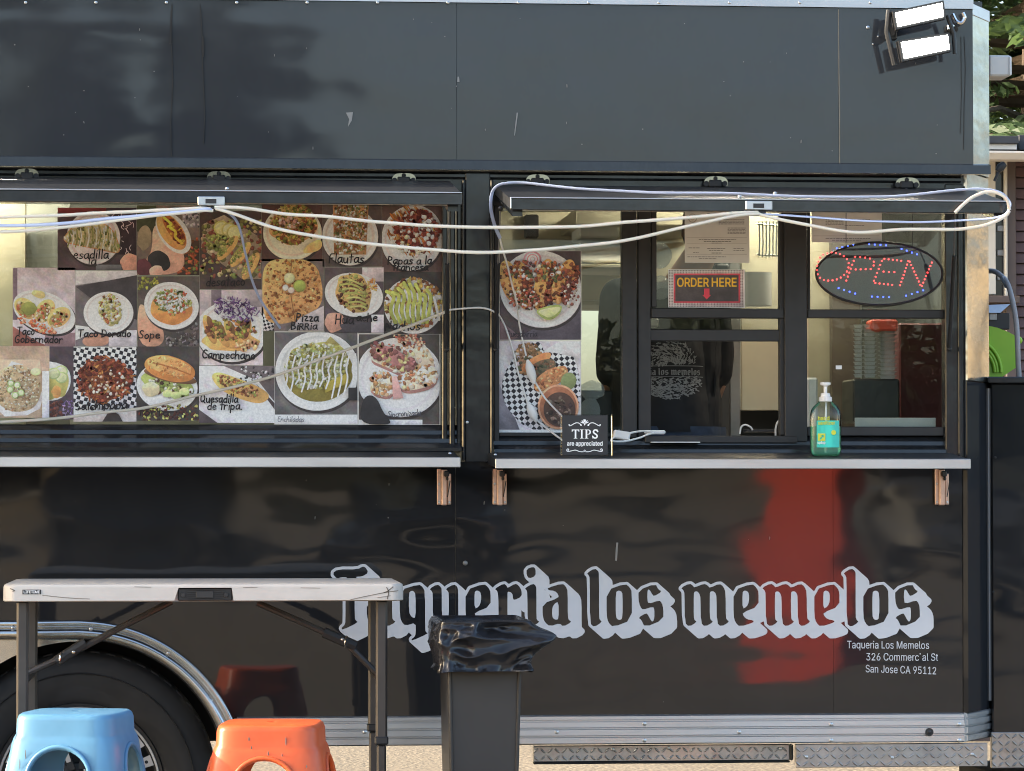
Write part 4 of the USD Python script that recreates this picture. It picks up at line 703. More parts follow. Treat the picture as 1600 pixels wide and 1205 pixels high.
F.poly(sbox(779, 672, 908, 686), (226, 222, 226)); F.clip = sbox(780, 533.5, 907, 671.5); F.poly(Polygon([(780, 600), (800, 640), (812, 672), (780, 672)]), (120, 114, 122)); q = Polygon(chaikin([(792, 572), (826, 536), (846, 534), (850, 552), (892, 548), (905, 580), (908, 640), (860, 672), (824, 671), (792, 640), (782, 606)], 1)); checker(F, q, 6.2, 40)
F.poly(Polygon([(850, 548), (870, 536), (905, 534), (907, 560)]), (214, 206, 206)); F.poly(blob(826, 560, 24, 24), (150, 112, 78)); F.bits(ell(826, 560, 24, 26), 70, [(120, 84, 54), (92, 92, 70), (178, 128, 84), (210, 200, 190)], (2, 5)); F.poly(ell(838, 566, 26, 9, -30), (206, 128, 76)); F.poly(ell(846, 576, 24, 12, -25), (104, 90, 66)); F.bits(ell(846, 576, 22, 10, -25), 40, [(84, 84, 64), (130, 90, 66)], (2, 4)); F.poly(blob(860, 592, 31, 14, -32, .05), (186, 122, 76)); F.bits(ell(860, 592, 28, 12, -32), 40, [(166, 100, 60), (206, 146, 98)], (2, 4)); F.poly(ell(888, 596, 12, 14, 20), (122, 132, 84))
F.poly(ell(872, 636, 32, 35), (196, 142, 108)); F.poly(ell(872, 636, 29, 32), (150, 92, 64)); F.poly(ell(874, 640, 25, 27), (74, 54, 46)); F.bits(ell(874, 642, 20, 20), 40, [(92, 70, 58), (120, 100, 86), (62, 46, 42)], (2, 5)); F.clip = None; p.done()

# ---------------------------------------------------------------- permits and notices on the glass
def notice(r, label, lines, seal=None):
    t = thing('permit_notice', label, 'notice', P((r[0]+r[2])/2, r[3], YP), 'printed notices taped to the glass')
    part(t, 'paper', pbox(r[0], r[2], r[1], r[3], YP, YP+.0008, .0001), 'paper', False)
    F = Flat(YP-.0003)
    for (x0, y, x1, w) in lines:
        x = x0
        while x < x1:
            d = rng.uniform(2, 6); F.poly(sbox(x, y, min(x+d, x1), y+w), (96, 90, 88), 0); x += d+1.0
    if seal: F.poly(ell(*seal, 7, 7).difference(ell(*seal, 5.6, 5.6)), (150, 140, 134)); F.poly(ell(*seal, 3.5, 3.5), (176, 166, 158))
    for a in ((r[0]+3, r[1]+42.5, r[2]-4, r[1]+43), (r[0]+3, r[1]+52, r[2]-4, r[1]+52.4), (r[0]+3, r[1]+69, r[2]-4, r[1]+69.5)):
        if a[3] < r[3]: F.poly(sbox(*a), (140, 130, 126), 0)
    m, c = F.mesh(); part(t, 'print', m, 'matte_print', colors=c); return t
notice((1070, 328, 1171, 411), 'beige health permit with a round seal taped above the order sign', [(1105, 334, 1140, 1.2)]+[(1123, 343+i*2.2, 1163, .9) for i in range(4)]+[(1137, 356+i*2.2, 1165, .9) for i in range(5)]+[(1092, 374, 1150, 1), (1100, 377, 1142, 1.2), (1112, 379.6, 1128, 1)]+[(1076, 387, 1093, .9), (1105, 388, 1134, 1.1), (1108, 391, 1130, 1), (1083, 394, 1092, .9), (1112, 395, 1128, 1), (1146, 388, 1163, .9), (1146, 391, 1163, .9)]+[(1074, 401, 1134, .9), (1092, 404, 1120, .9)], (1082, 341))
notice((1268, 326, 1378, 379), 'plain beige notice taped above the lit open sign', [(1290, 341+i*2.4, 1318, .9) for i in range(5)]+[(1335, 343, 1360, .9), (1320, 352, 1350, .9), (1290, 372, 1360, 1), (1300, 375, 1345, .9)])

# ---------------------------------------------------------------- order sign
t = thing('order_sign', 'small sign with yellow capitals and a red down arrow below the health permit', 'sign', P(1104, 480, YP))
part(t, 'board', pbox(1044, 1164, 421, 481, YP-.001, YP+.0012, .0005), 'white_plastic'); F = Flat(YP-.0014)
F.poly(sbox(1045, 422, 1163, 480), (196, 180, 176)); F.k += 1
for i in range(48):
    for j in range(24):
        x, y = 1046.2+i*2.42, 423+j*2.42
        if not (1053 < x < 1154.5 and 428 < y < 472.5): F.raw([(x-.75, y-.75), (x+.75, y-.75), (x+.75, y+.75), (x-.75, y+.75)], [(0, 1, 2), (0, 2, 3)], (92, 76, 78))
F.poly(sbox(1052.5, 427.5, 1156.5, 473.5), (196, 60, 72)); F.poly(sbox(1055, 430, 1154, 471), (70, 62, 62)); m, c = F.mesh(); part(t, 'border', m, 'print', colors=c)
M['sign_yellow'] = None; mat('sign_yellow', tuple(lin((250, 196, 52))), .4, vary=0); mat('sign_red', tuple(lin((226, 66, 84))), .4, vary=0)
ys = YP-.0024
part(t, 'lettering', [text_at('ORDER', 1058, 1107.5, 448, 13.5, ys, .0008, True), text_at('HERE', 1112, 1151, 448, 13.5, ys, .0008, True)], 'sign_yellow', False)
part(t, 'arrow', sheet_xz(to_xz(Polygon([(1100, 451), (1108.5, 451), (1108.5, 461), (1111, 461), (1104.2, 468), (1097.5, 461), (1100, 461)]), ys), ys-.001, ys), 'sign_red', False)

# ---------------------------------------------------------------- lit oval sign made of diodes
yo = .012
t = thing('open_sign', 'oval black sign lit with red and blue diodes hanging in the right window', 'led sign', P(1374, 478, yo))
oval = ell(1374, 428, 100, 50.5, 0, 72)
part(t, 'panel', sheet_xz(to_xz(oval.buffer(-3), yo), yo, yo+.008), 'sign_panel', False)
part(t, 'rim', tube(Pn(np.array(oval.buffer(-1.5).exterior.coords)[:-1], yo).tolist()+[Pn([oval.buffer(-1.5).exterior.coords[0]], yo)[0]], .0042, 8), 'black_plastic', 60)
part(t, 'cover', sheet_xz(to_xz(oval.buffer(-3.2), yo-.012), yo-.0125, yo-.0115), 'clear_acrylic', False)
def led(x, y): return sphere(P(x, y, yo-.002), .0029, 1)
def z7(p): return [(1150+x/3.5556, 240+y/3.5556) for x, y in p]
def dots(pts, n, closed=False):
    p = np.array(z7(pts)); p = chaikin(p, 2, closed) if closed else p
    if closed: p = np.vstack([p, p[:1]])
    d = np.r_[0, np.cumsum(np.linalg.norm(np.diff(p, axis=0), axis=1))]; s = np.linspace(0, d[-1], n+closed)[:n]
    return list(zip(np.interp(s, d, p[:, 0]), np.interp(s, d, p[:, 1])))
LET = [dots([(475, 560), (560, 545), (628, 590), (625, 650), (575, 700), (490, 710), (445, 670), (455, 600)], 22, True),
       dots([(613, 706), (662, 574)], 7)+dots([(690, 576), (740, 580), (774, 608), (752, 642), (665, 644)], 9),
       dots([(918, 596), (815, 584), (763, 718), (868, 730)], 16)+dots([(820, 656), (880, 659)], 3),
       dots([(912, 732), (960, 590), (1030, 742), (1088, 606)], 24)]
for L in LET: part(t, 'lit_letter', [led(*q) for q in L], 'led_red', False)
for g in ([(560, 526), (652, 508)], [(740, 504), (834, 510)], [(920, 530), (1006, 560)], [(570, 748), (662, 778)], [(755, 795), (850, 798)], [(945, 790), (1040, 760)]): part(t, 'border_lights', [led(*q) for q in dots(g, 4)], 'led_blue', False)
part(t, 'hanger', [cyl(P(1322, 385, yo), P(1322, 330, yo+.01), .0012, 6), cyl(P(1426, 385, yo), P(1426, 330, yo+.01), .0012, 6)], 'black_plastic')

# ---------------------------------------------------------------- tip sign standing on the right counter
yt = -.235
mat('print_white', (.8, .8, .8), .4, vary=0)
t = thing('tip_sign', 'black TIPS sign in a clear acrylic block on the counter', 'sign', P(914, 711.5, yt))
part(t, 'acrylic_block', pbox(877, 957, 648, 712, yt+.002, yt+.022, .001), 'clear_acrylic', False)
part(t, 'panel', pbox(878.5, 949.5, 649, 711, yt, yt+.0018, .0002), 'black_print', False)
def serif(px0, px1, base, cap, stems):
    f = lambda q: Polygon([(px0+x*(px1-px0), base-yy*cap) for x, yy in q]); return unary_union([f(q) for q in stems])
TT = [(0,1),(1,1),(1,.74),(.93,.74),(.88,.9),(.6,.92),(.6,.07),(.74,.04),(.74,0),(.26,0),(.26,.04),(.4,.07),(.4,.92),(.12,.9),(.07,.74),(0,.74)]
II = [(.1,1),(.9,1),(.9,.96),(.68,.93),(.68,.07),(.9,.04),(.9,0),(.1,0),(.1,.04),(.32,.07),(.32,.93),(.1,.96)]
PP = [(0,1),(.62,1),(.86,.94),(1,.76),(.95,.58),(.78,.47),(.55,.44),(.4,.44),(.4,.07),(.58,.04),(.58,0),(0,0),(0,.04),(.16,.07),(.16,.93),(0,.96)]
Ph = Polygon([(.4,.93),(.58,.93),(.72,.86),(.75,.72),(.7,.58),(.55,.5),(.4,.5)])
def S_poly(px0, px1, base, cap):
    c = chaikin([(.92,.80),(.70,.955),(.36,.95),(.16,.77),(.28,.60),(.66,.46),(.88,.29),(.72,.07),(.34,.04),(.07,.22)], 2, False)
    return unary_union([LineString([(px0+x*(px1-px0), base-y*cap) for x, y in c]).buffer(1.15), sbox(px0, base-.34*cap, px0+.7, base), sbox(px1-1.4, base-cap, px1-.7, base-.68*cap)])
g = unary_union([serif(893.5, 905, 685.3, 14, [TT]), serif(905.5, 912.5, 685.3, 14, [II]), serif(913.5, 923.5, 685.3, 14, [PP]).difference(affinity.affine_transform(Ph, [10, 0, 0, -14, 913.5, 685.3])), S_poly(925.5, 934.5, 685.3, 14)])
part(t, 'lettering', [sheet_xz(to_xz(g, yt), yt-.0008, yt-.0002), text_at('are appreciated', 886, 941.5, 696.3, 6.6, yt-.0002, .0006, True)], 'print_white', False)
orn = []
for s in (-1, 1):
    c = 913.5; f = lambda q: LineString([(c+s*x, y) for x, y in chaikin(q, 2, False)]).buffer(.55)
    orn += [f([(25, 664), (23.5, 663), (24.5, 665.5), (22, 665.5), (14, 660.5), (9, 661), (6, 663.5), (4.5, 664.5), (6, 665.5), (7, 663.5)]), f([(2, 706), (8, 706), (14, 703), (20, 704.5), (27, 706), (28.5, 703), (26, 701), (24.5, 703), (26, 704)])]
    for a in (12, 40, 66): orn.append(affinity.rotate(ell(c+s*.2, 657.8, .75, 2.7), s*a, origin=(c, 662)))
orn += [ell(913.5, 657.5, .8, 2.6), Polygon([(911.8, 661.5), (915.2, 661.5), (913.5, 665.5)]), ell(913.5, 704.4, 1.5, 1.5).difference(ell(913.5, 704.4, .7, .7))]
for o in (1, 0): part(t, 'ornament', sheet_xz(to_xz(unary_union([q for q in orn if (q.centroid.y < 690) == bool(o)]), yt), yt-.0008, yt-.0002), 'print_white', False)

# ---------------------------------------------------------------- white strip lights strung between the flap latches
STRIP_GROUP = 'white strip lights looped along the flaps'
def strip(label, pts, r=.0050, m='strip_plastic', n=8):
    p = [P(*q) for q in pts]; c = smooth_path(p, n); c = c+(np.c_[meshkit.noise(c*7, 1), meshkit.noise(c*7, 2), meshkit.noise(c*7, 3)]-.5)*.008; mesh_ = tube(c, r, 8, .6)
    return solo('strip_light', mesh_, m, label, 'strip light', 60, group=STRIP_GROUP)
ya, yb = YT-.014, YT-.010
strip('upper cream strip light running off the left edge to the left latch', [(-80, 345, ya), (0, 341, ya), (90, 338, ya), (150, 334, ya), (240, 328, ya), (307, 324, ya), (330, 326, ya+.004)])
strip('bluish middle strip light running off the left edge to the left latch', [(-80, 355, ya), (0, 354, ya), (60, 352.5, ya), (112, 349, ya), (170, 342, ya), (225, 336, ya), (312, 326, ya), (332, 328, ya+.004)], m='strip_cool')
strip('lowest cream strip light of the three left of the left latch', [(-80, 364, ya), (0, 363, ya), (45, 361, ya), (100, 356, ya), (150, 350, ya), (200, 342, ya), (250, 335, ya), (312, 328, ya), (334, 329, ya+.004)])
strip('nearly level strip light from latch to latch across both windows', [(336, 324, ya), (400, 328, ya), (470, 335, ya), (550, 344, ya), (650, 350.5, ya), (750, 354, ya), (850, 354, ya), (925, 352, ya), (1000, 347, ya), (1075, 341, ya), (1150, 333, ya), (1186, 331, ya+.004)])
strip('sagging strip light from latch to latch crossing the lower of two spans', [(338, 326, ya), (400, 347, ya), (450, 360, ya), (500, 370.5, ya), (550, 378, ya), (600, 384, ya), (700, 392, ya), (760, 393.5, ya), (810, 392.5, ya), (875, 388, ya), (975, 376, ya), (1062, 357, ya), (1150, 337, ya), (1188, 333, ya+.004)])
strip('pale strip light dropping from the left latch over the cabbage taco photo', [(338, 326, ya), (352, 330, ya+.02), (368, 345, ya+.08), (378, 370, ya+.15), (384, 400, ya+.25), (391, 430, ya+.33), (402, 462, ya+.42), (418, 488, ya+.5), (437, 513, YP-.012)], m='strip_cool')
strip('long looped strip light along the top of the right flap, free end dangling', [(781, 372, -.30), (773, 352, -.34), (767, 325, -.38), (769, 303, -.40), (776, 292, -.42), (790, 287, -.43), (825, 287, -.44), (925, 296, -.50), (1025, 301.5, -.54), (1150, 303, -.56), (1262, 307, -.57), (1375, 307, -.57), (1431, 303, -.57), (1501, 296, -.58), (1540, 295.5, -.58), (1563, 301, -.58), (1575, 312, -.58), (1577, 322, -.58), (1566, 336, -.58), (1520, 343.5, -.57), (1445, 347, -.565), (1347, 344, -.56), (1234, 336, -.56), (1186, 333, -.55)], .0054, 'strip_cool')
strip('short strip light end curling loose before the right flap', [(1577, 327, -.59), (1572, 310, -.592), (1558, 301, -.592), (1541, 299.5, -.592), (1521, 307, -.592), (1506, 319, -.592), (1492, 333, -.592)])
strip('lower strip light from the right latch to the loop at the flap corner', [(1188, 334, -.56), (1215, 341, -.565), (1262, 351, -.57), (1310, 360, -.575), (1347, 363, -.575), (1403, 359, -.58), (1455, 358.5, -.58), (1501, 358, -.58), (1540, 351, -.585), (1568, 338, -.587), (1577, 328, -.59)])
strip('thin strip light slanting up across the lowest row of dish photos', [(-60, 664, YP-.03), (0, 660, YP-.03), (112, 651, YP-.03), (225, 636, YP-.03), (312, 617, YP-.03), (400, 596, YP-.03), (500, 562, YP-.04), (600, 526, YP-.05), (660, 501, YP-.06), (696, 487, YP-.085)], .0046)
def cord(label, paths, switch=None, plug=None, r=.0030):
    t = thing('dimmer_cable', label, 'cord', P(*paths[0][-1]), 'white cords of the strip lights')
    for q in paths: part(t, 'cord', tube(smooth_path([P(*k) for k in q], 8), r, 8), 'white_plastic', 60)
    if switch:
        a, b = P(*switch[0]), P(*switch[1]); d = b-a
        part(t, 'switch', tube([a, a+d*.12, a+d*.3, a+d*.5, a+d*.7, a+d*.88, b], [.003, .008, .0135, .0145, .0135, .008, .003], 12, .7), 'white_plastic', 60)
    return t
yc_ = YP-.02
cord('white cord with an inline switch hanging down over the birria taco photo', [[(781, 372, -.30), (786, 392, -.25), (792, 412, -.2), (800, 445, -.12), (807, 472, -.06), (812, 510, yc_), (822, 556, yc_)], [(835, 595, yc_), (850, 620, yc_), (866, 638, yc_-.02), (882, 654, -.18), (892, 668, -.20)]], ((824, 562, yc_-.004), (835, 600, yc_-.004)))
cord('white cord with an inline switch left of the other, low over the broth photo', [[(776, 488, YP-.04), (783, 498, yc_), (791, 515, yc_), (802, 550, yc_), (809, 580, yc_), (817, 606, yc_), (825, 632, yc_)], [(838, 656, yc_), (850, 666, yc_), (864, 677, -.06), (882, 690, -.16), (900, 700, -.2)]], ((825, 630, yc_-.004), (838, 658, yc_-.004)))
cord('short white cord crossing the black post between the windows', [[(697, 486, -.03), (706, 484, -.032), (722, 482.5, -.034), (748, 481, -.034), (762, 483, -.034), (771, 487, -.03), (777, 492, YP-.03)]])
t = thing('power_adapter', 'white power adapter with a looped cord lying beside the TIPS sign', 'adapter', P(972, 690, -.10))
part(t, 'box', rot(tm(pbox(959, 985, 673.5, 687, -.115, -.085, .004)), 9, [0, 1, 0], P(972, 680, -.1)), 'white_plastic')
part(t, 'cord', tube(smooth_path([P(*q) for q in [(954, 688, -.14), (963, 690, -.13), (980, 689, -.12), (1000, 684, -.08), (1012, 679, -.04), (1026, 676, .03)]], 8), .0032, 8), 'white_plastic', 60)
part(t, 'cord', tube(smooth_path([P(*q) for q in [(955, 687, -.14), (961, 683, -.11), (986, 676.5, -.1), (1000, 674, -.06), (1012, 674, -.02), (1022, 675, .03)]], 8), .0032, 8), 'white_plastic', 60)
part(t, 'plug', pbox(1008, 1040, 672, 678.5, .0, .03, .004), 'white_plastic')
solo('receipt', pbox(1018, 1094, 690.3, 692, -.012, .012, .0005), 'paper', 'thin strip of white paper on the sill under the serving hatch', 'paper', False)

# ---------------------------------------------------------------- hand sanitizer on the counter
yk = -.17; c0 = P(1290, 713.5, yk); k_ = px_m(yk)
mat('sanitizer_label', tuple(lin((66, 206, 186))), .45, vary=.04); mat('label_yellow', tuple(lin((198, 202, 64))), .45, vary=0); glass('bottle_plastic', (.93, .97, .95), 1.5)
M['sanitizer_gel'] = usdkit.material(stage, '/World/Looks/sanitizer_gel', {'t': ('transparent_bsdf', {'color': (.62, .90, .78)}), 'd': ('principled_bsdf', {'base_color': (.34, .70, .54), 'roughness': .1}), 'x': ('mix_closure', {'fac': .26})}, [('t.BSDF', 'x.closure1'), ('d.BSDF', 'x.closure2')], surface='x.closure')
t = thing('sanitizer_bottle', 'clear pump bottle of green hand sanitizer on the right counter', 'bottle', c0)
def bring(w, d, z, n=40, e=2.6):
    a = np.arange(n)/n*2*math.pi; c, s = np.cos(a), np.sin(a)
    return np.c_[c0[0]+w*np.sign(c)*abs(c)**(2/e), yk+d*np.sign(s)*abs(s)**(2/e), np.full(n, c0[2]+z)]
W_ = 24.6*k_; D_ = W_*.62
prof = [(.70, 0), (.86, .0035), (.95, .010), (1, .022), (1, .115), (.985, .130), (.92, .143), (.80, .153), (.62, .162), (.46, .168), (.44, .176)]
part(t, 'bottle', loft([bring(W_*a, D_*a, z) for a, z in prof]), 'bottle_plastic', 40)
part(t, 'gel', loft([bring(W_*a*.955, D_*a*.955, z) for a, z in [(.66, .004), (.86, .007), (.97, .02), (.985, .06), (.985, .094)]]), 'sanitizer_gel', 40)
part(t, 'collar', loft([bring(W_*a, W_*a, z, e=2) for a, z in [(.38, .170), (.42, .171), (.42, .184), (.31, .186), (.29, .196), (.12, .197)]]), 'white_plastic', 30)
part(t, 'pump_head', loft([bring(W_*a, W_*a*b, z, e=2.2) for a, b, z in [(.11, 1, .195), (.11, 1, .216), (.20, 1, .220), (.33, .8, .222), (.34, .8, .229), (.22, .8, .231)]]), 'white_plastic', 40)
part(t, 'dip_tube', cyl((c0[0], yk, c0[2]+.012), (c0[0]+.002, yk, c0[2]+.18), .0032, 8), 'white_plastic')
lab = []; ang = np.linspace(-.62, .80, 16); e = 2.6
def lab_pt(u, z, off): a = -math.pi/2+u; c, s = math.cos(a), math.sin(a); return (c0[0]+(W_+off)*np.sign(c)*abs(c)**(2/e), yk+(D_+off)*np.sign(s)*abs(s)**(2/e), c0[2]+z)
V = np.array([lab_pt(u, z, .0008) for z in (.028, .111) for u in ang]); part(t, 'label', (V, np.array([(i, i+1, i+17, i+16) for i in range(15)])), 'sanitizer_label', True)
yl = yk-D_-.0016
part(t, 'label_text', [text_at('hand', 1278, 1296, 656.5, 6, yl, .0005, True), text_at('sanitizer', 1278, 1305, 663.5, 5.5, yl, .0005, True), sheet_xz(to_xz(Polygon([(1278, 677.5), (1289.5, 677.5), (1289.5, 689), (1278, 689)]).difference(Polygon([(1281, 687), (1281, 684.5), (1284.5, 681.5), (1282, 680.5), (1287, 679.5), (1287.5, 684.5), (1285.8, 683.2), (1283, 687)])), yl), yl-.0005, yl), sheet_xz(to_xz(ell(1302.5, 676, 3.8, 3.8), yl), yl-.0005, yl)], 'label_yellow', False)
part(t, 'label_text', [text_at('up&up', 1277.5, 1289.5, 693.5, 4, yl, .0005, True)], 'print_white', False)

# ---------------------------------------------------------------- floodlight on the fascia
yf = -.16
mat('flood_housing', (.02, .02, .021), .35, vary=.2)
t = thing('floodlight', 'lit twin-panel LED floodlight mounted high on the black fascia', 'floodlight', P(1440, 95, yf))
for c in ([(1399, 20), (1472, 4.5), (1475, 26), (1403, 42)], [(1408, 66), (1481, 54.5), (1484, 77), (1413, 92)]):
    v = Pn(c, yf); q = Polygon(v[:, [0, 2]])
    h = part(t, 'lamp_housing', [sheet_xz(q.buffer(.007, join_style='mitre'), yf+.004, yf+.045)]+[sheet_xz(affinity.scale(q, 1, .12).buffer(.0), yf+.045, yf+.060+.002*k) for k in range(1)], 'flood_housing', False)
    part(h, 'lamp_panel', sheet_xz(q, yf, yf+.0035), 'flood_led', False)
part(t, 'yoke', tube(Pn([(1389, 16), (1386, 50), (1398, 102)], yf+.03), .009, 8), 'flood_housing'); part(t, 'yoke', tube(Pn([(1480, 24), (1490, 52), (1492, 84)], yf+.03), .007, 8), 'flood_housing')
part(t, 'mount', [cyl(P(1392, 50, yf+.03), P(1392, 50, -.03), .014), cyl(P(1492, 46, yf+.04), P(1492, 46, -.03), .010), pbox(1384, 1402, 38, 62, -.045, -.031)], 'flood_housing')
part(t, 'hook', [tube(smooth_path(Pn([(1488, 22), (1494, 33), (1502, 36), (1507, 28), (1504, 20)], -.05), 6), .007, 8), pbox(1480, 1492, 38, 47, -.06, -.031)], 'chrome')
for k, c in enumerate([(1356, 43), (1372, 57), (1364, 69)]): part(T, 'rivet', rivet(*c, -.032, .006 if k == 0 else .003), 'zinc')

# ---------------------------------------------------------------- folding table
yT0, yT1 = -.88, -.30
mat('table_plastic', (.49, .455, .415), .5, vary=.07, scale=14, bump=.12, bscale=300, bdist=.0008); mat('table_leg', (.075, .068, .064), .38, .6, vary=.15, scale=10)
mat('grime', (.10, .08, .06), .8, vary=.5, scale=60)
t = thing('folding_table', 'white folding table with grey steel legs beside the trailer', 'table', (X(318, 925, yT0), (yT0+yT1)/2, 0))
tx0, tx1, tz1, tz0 = X(4, 925, yT0), X(631, 925, yT0), Z(912, 318, yT0), Z(940, 318, yT0)
def round_slab(x0, x1, y0, y1, z0, z1, r, e):
    q = sbox(x0+r, y0+r, x1-r, y1-r).buffer(r, 8); rings = []
    for z, o in ((z0, -.004), (z0+.003, 0), (z1-e, 0), (z1-e*.35, -e*.3), (z1, -e)):
        p = np.array(q.buffer(o, 8).exterior.coords)[:-1] if o else np.array(q.exterior.coords)[:-1]
        ref = np.array(q.exterior.coords)[:-1]; cen = np.array([(x0+x1)/2, (y0+y1)/2]); d = ref-cen; d /= np.linalg.norm(d, axis=1, keepdims=True)
        rings.append(np.c_[ref+np.sign(d)*o*.8, np.full(len(ref), z)])
    return loft(rings)
top = round_slab(tx0, tx1, yT0, yT1, tz0, tz1, .035, .010)
notch = manifold3d.Manifold.hull_points(np.array([(X(q, 930, yT0), y, z) for q, z in ((270, tz0-.01), (366, tz0-.01), (362, tz1-.012), (279, tz1-.012)) for y in (yT0-.05, yT0+.016)]))
mm = manifold3d.Manifold(manifold3d.Mesh(np.array(top.vertices, np.float32), np.array(top.faces, np.uint32)))
tt = part(t, 'tabletop', (mm-notch) if not mm.is_empty() else top, 'table_plastic', 35)
hd = part(t, 'handle', pbox(278, 363, 919, 939, yT0+.006, yT0+.0155, .003), 'black_plastic')
part(hd, 'grip', [pbox(306, 334, 923, 935, yT0+.001, yT0+.006, .002)]+[pbox(292, 350, 921+i*3, 922.4+i*3, yT0+.003, yT0+.006, .0005) for i in range(6)], 'frame_dark')
for q in (286, 353): part(hd, 'screw', revolve([(0, -.004), (.006, -.004), (.007, .001), (0, .001)], 14, 'y', P(q, 929.5, yT0+.004)), 'black_plastic')
part(tt, 'brand_plate', pbox(35, 64, 921.5, 928.5, yT0-.0016, yT0-.0002, .0004), 'black_print', False)
part(tt, 'brand_lettering', text_at('LIFETIME', 37, 62, 927, 4.0, yT0-.0017, .0005, True), 'print_white', False)
def scuff(p, w=.5):
    c = LineString(chaikin(p, 2, False)).buffer(w/2); return sheet_xz(to_xz(c, yT0), yT0-.0009, yT0-.0002)
part(tt, 'scuff_marks', [scuff([(548, 937), (580, 930), (606, 925), (622, 923)], .9), scuff([(604, 918), (608, 925), (605, 936)], 1.2), scuff([(614, 917), (606, 924), (600, 926)], 1.3), scuff([(66, 930), (100, 934), (140, 936)], .7), scuff([(16, 920), (24, 923), (20, 924)], 1.2), scuff([(380, 918), (402, 917.5)], .6), scuff([(470, 918.5), (500, 919)], .5), scuff([(210, 917), (236, 917.5)], .5), scuff([(590, 934), (610, 931)], .6)], 'grime', False)
def leg(px, y, yb=0):
    x = X(px, 1050, y); zt, zm = tz0+.002, Z(1160, px, y)
    l = part(t, 'leg', cbox(x-.0165, x+.0165, y-.016, y+.016, zm, zt, .006), 'table_leg')
    part(l, 'collar', cbox(x-.0195, x+.0195, y-.019, y+.019, zm-.006, zm+.018, .004), 'black_plastic')
    part(l, 'extension', cbox(x-.013, x+.013, y-.013, y+.013, .02, zm-.006, .005), 'table_leg')
    part(l, 'foot_cap', cbox(x-.016, x+.016, y-.016, y+.016, .0, .03, .004), 'rubber'); return x
xa = leg(35, yT0+.05); xb = leg(596, yT0+.05)
for x in (xa, xb):
    y = yT1-.05; zt, zm = tz0+.002, Z(1160, 300, yT0+.05)
    l = part(t, 'leg', cbox(x-.0165, x+.0165, y-.016, y+.016, zm, zt, .006), 'table_leg')
    part(l, 'collar', cbox(x-.0195, x+.0195, y-.019, y+.019, zm-.006, zm+.018, .004), 'black_plastic'); part(l, 'extension', cbox(x-.013, x+.013, y-.013, y+.013, .02, zm-.006, .005), 'table_leg'); part(l, 'foot_cap', cbox(x-.016, x+.016, y-.016, y+.016, 0, .03, .004), 'rubber')
    part(t, 'cross_bar', cbox(x-.012, x+.012, yT0+.066, y-.016, Z(1056, 300, -.6)-.012, Z(1056, 300, -.6)+.012, .004), 'table_leg')
ym = (yT0+yT1)/2-.08
for pts, sl, rg in (([(42, 1052), (100, 1026), (118, 1018), (180, 985), (268, 940)], ((88, 1034), (134, 1004)), (95, 1029)), ([(594, 1058), (548, 1012), (538, 1004), (500, 985), (402, 942)], ((556, 1010), (506, 988)), (541, 1003))):
    b = part(t, 'brace', tube(smooth_path([P(*q, ym) for q in pts], 6), .0095, 8), 'table_leg')
    part(b, 'brace_sleeve', tube([P(*sl[0], ym-.002), P(*sl[1], ym-.002)], .016, 8, .8), 'black_plastic')
    part(b, 'lock_ring', tube(np.array([P(rg[0]+1.5*math.sin(a)-.5*math.cos(a), rg[1]+8.5*math.cos(a), ym-.018+.012*math.sin(a)) for a in np.linspace(0, 2*math.pi, 17)]), .0028, 6), 'chrome')
    part(b, 'pin', [sphere(P((sl[0][0]+sl[1][0])/2+4, (sl[0][1]+sl[1][1])/2, ym-.018), .006, 1)], 'chrome')

# ---------------------------------------------------------------- plastic stools
def stool_mat(name, c): mat(name, c, .30, vary=.10, scale=7, rvary=.18, subsurface_weight=.12, subsurface_radius=(.02, .01, .008))
stool_mat('blue_plastic', (.085, .225, .375)); stool_mat('orange_plastic', (.56, .095, .026)); mat('stool_scuff', (.12, .11, .10), .7, vary=.4, scale=40)
def sq_ring(a, z, n=64, e=5.5):
    u = np.arange(n)/n*2*math.pi+math.pi/n; c, s = np.cos(u), np.sin(u)
    return np.c_[a*np.sign(c)*np.abs(c)**(2/e), a*np.sign(s)*np.abs(s)**(2/e), np.full(n, z)]
def solid(m):
    v, f, _ = meshkit.arrays(m); w = manifold3d.Manifold(manifold3d.Mesh(v.astype(np.float32), f.astype(np.uint32))); return w
def arch_poly(w, zt, zb):
    a = np.linspace(math.pi, 0, 17); return Polygon([(-w*1.12, zb)]+[(w*math.cos(q), zt-w*.95+w*.95*math.sin(q)) for q in a]+[(w*1.12, zb)])
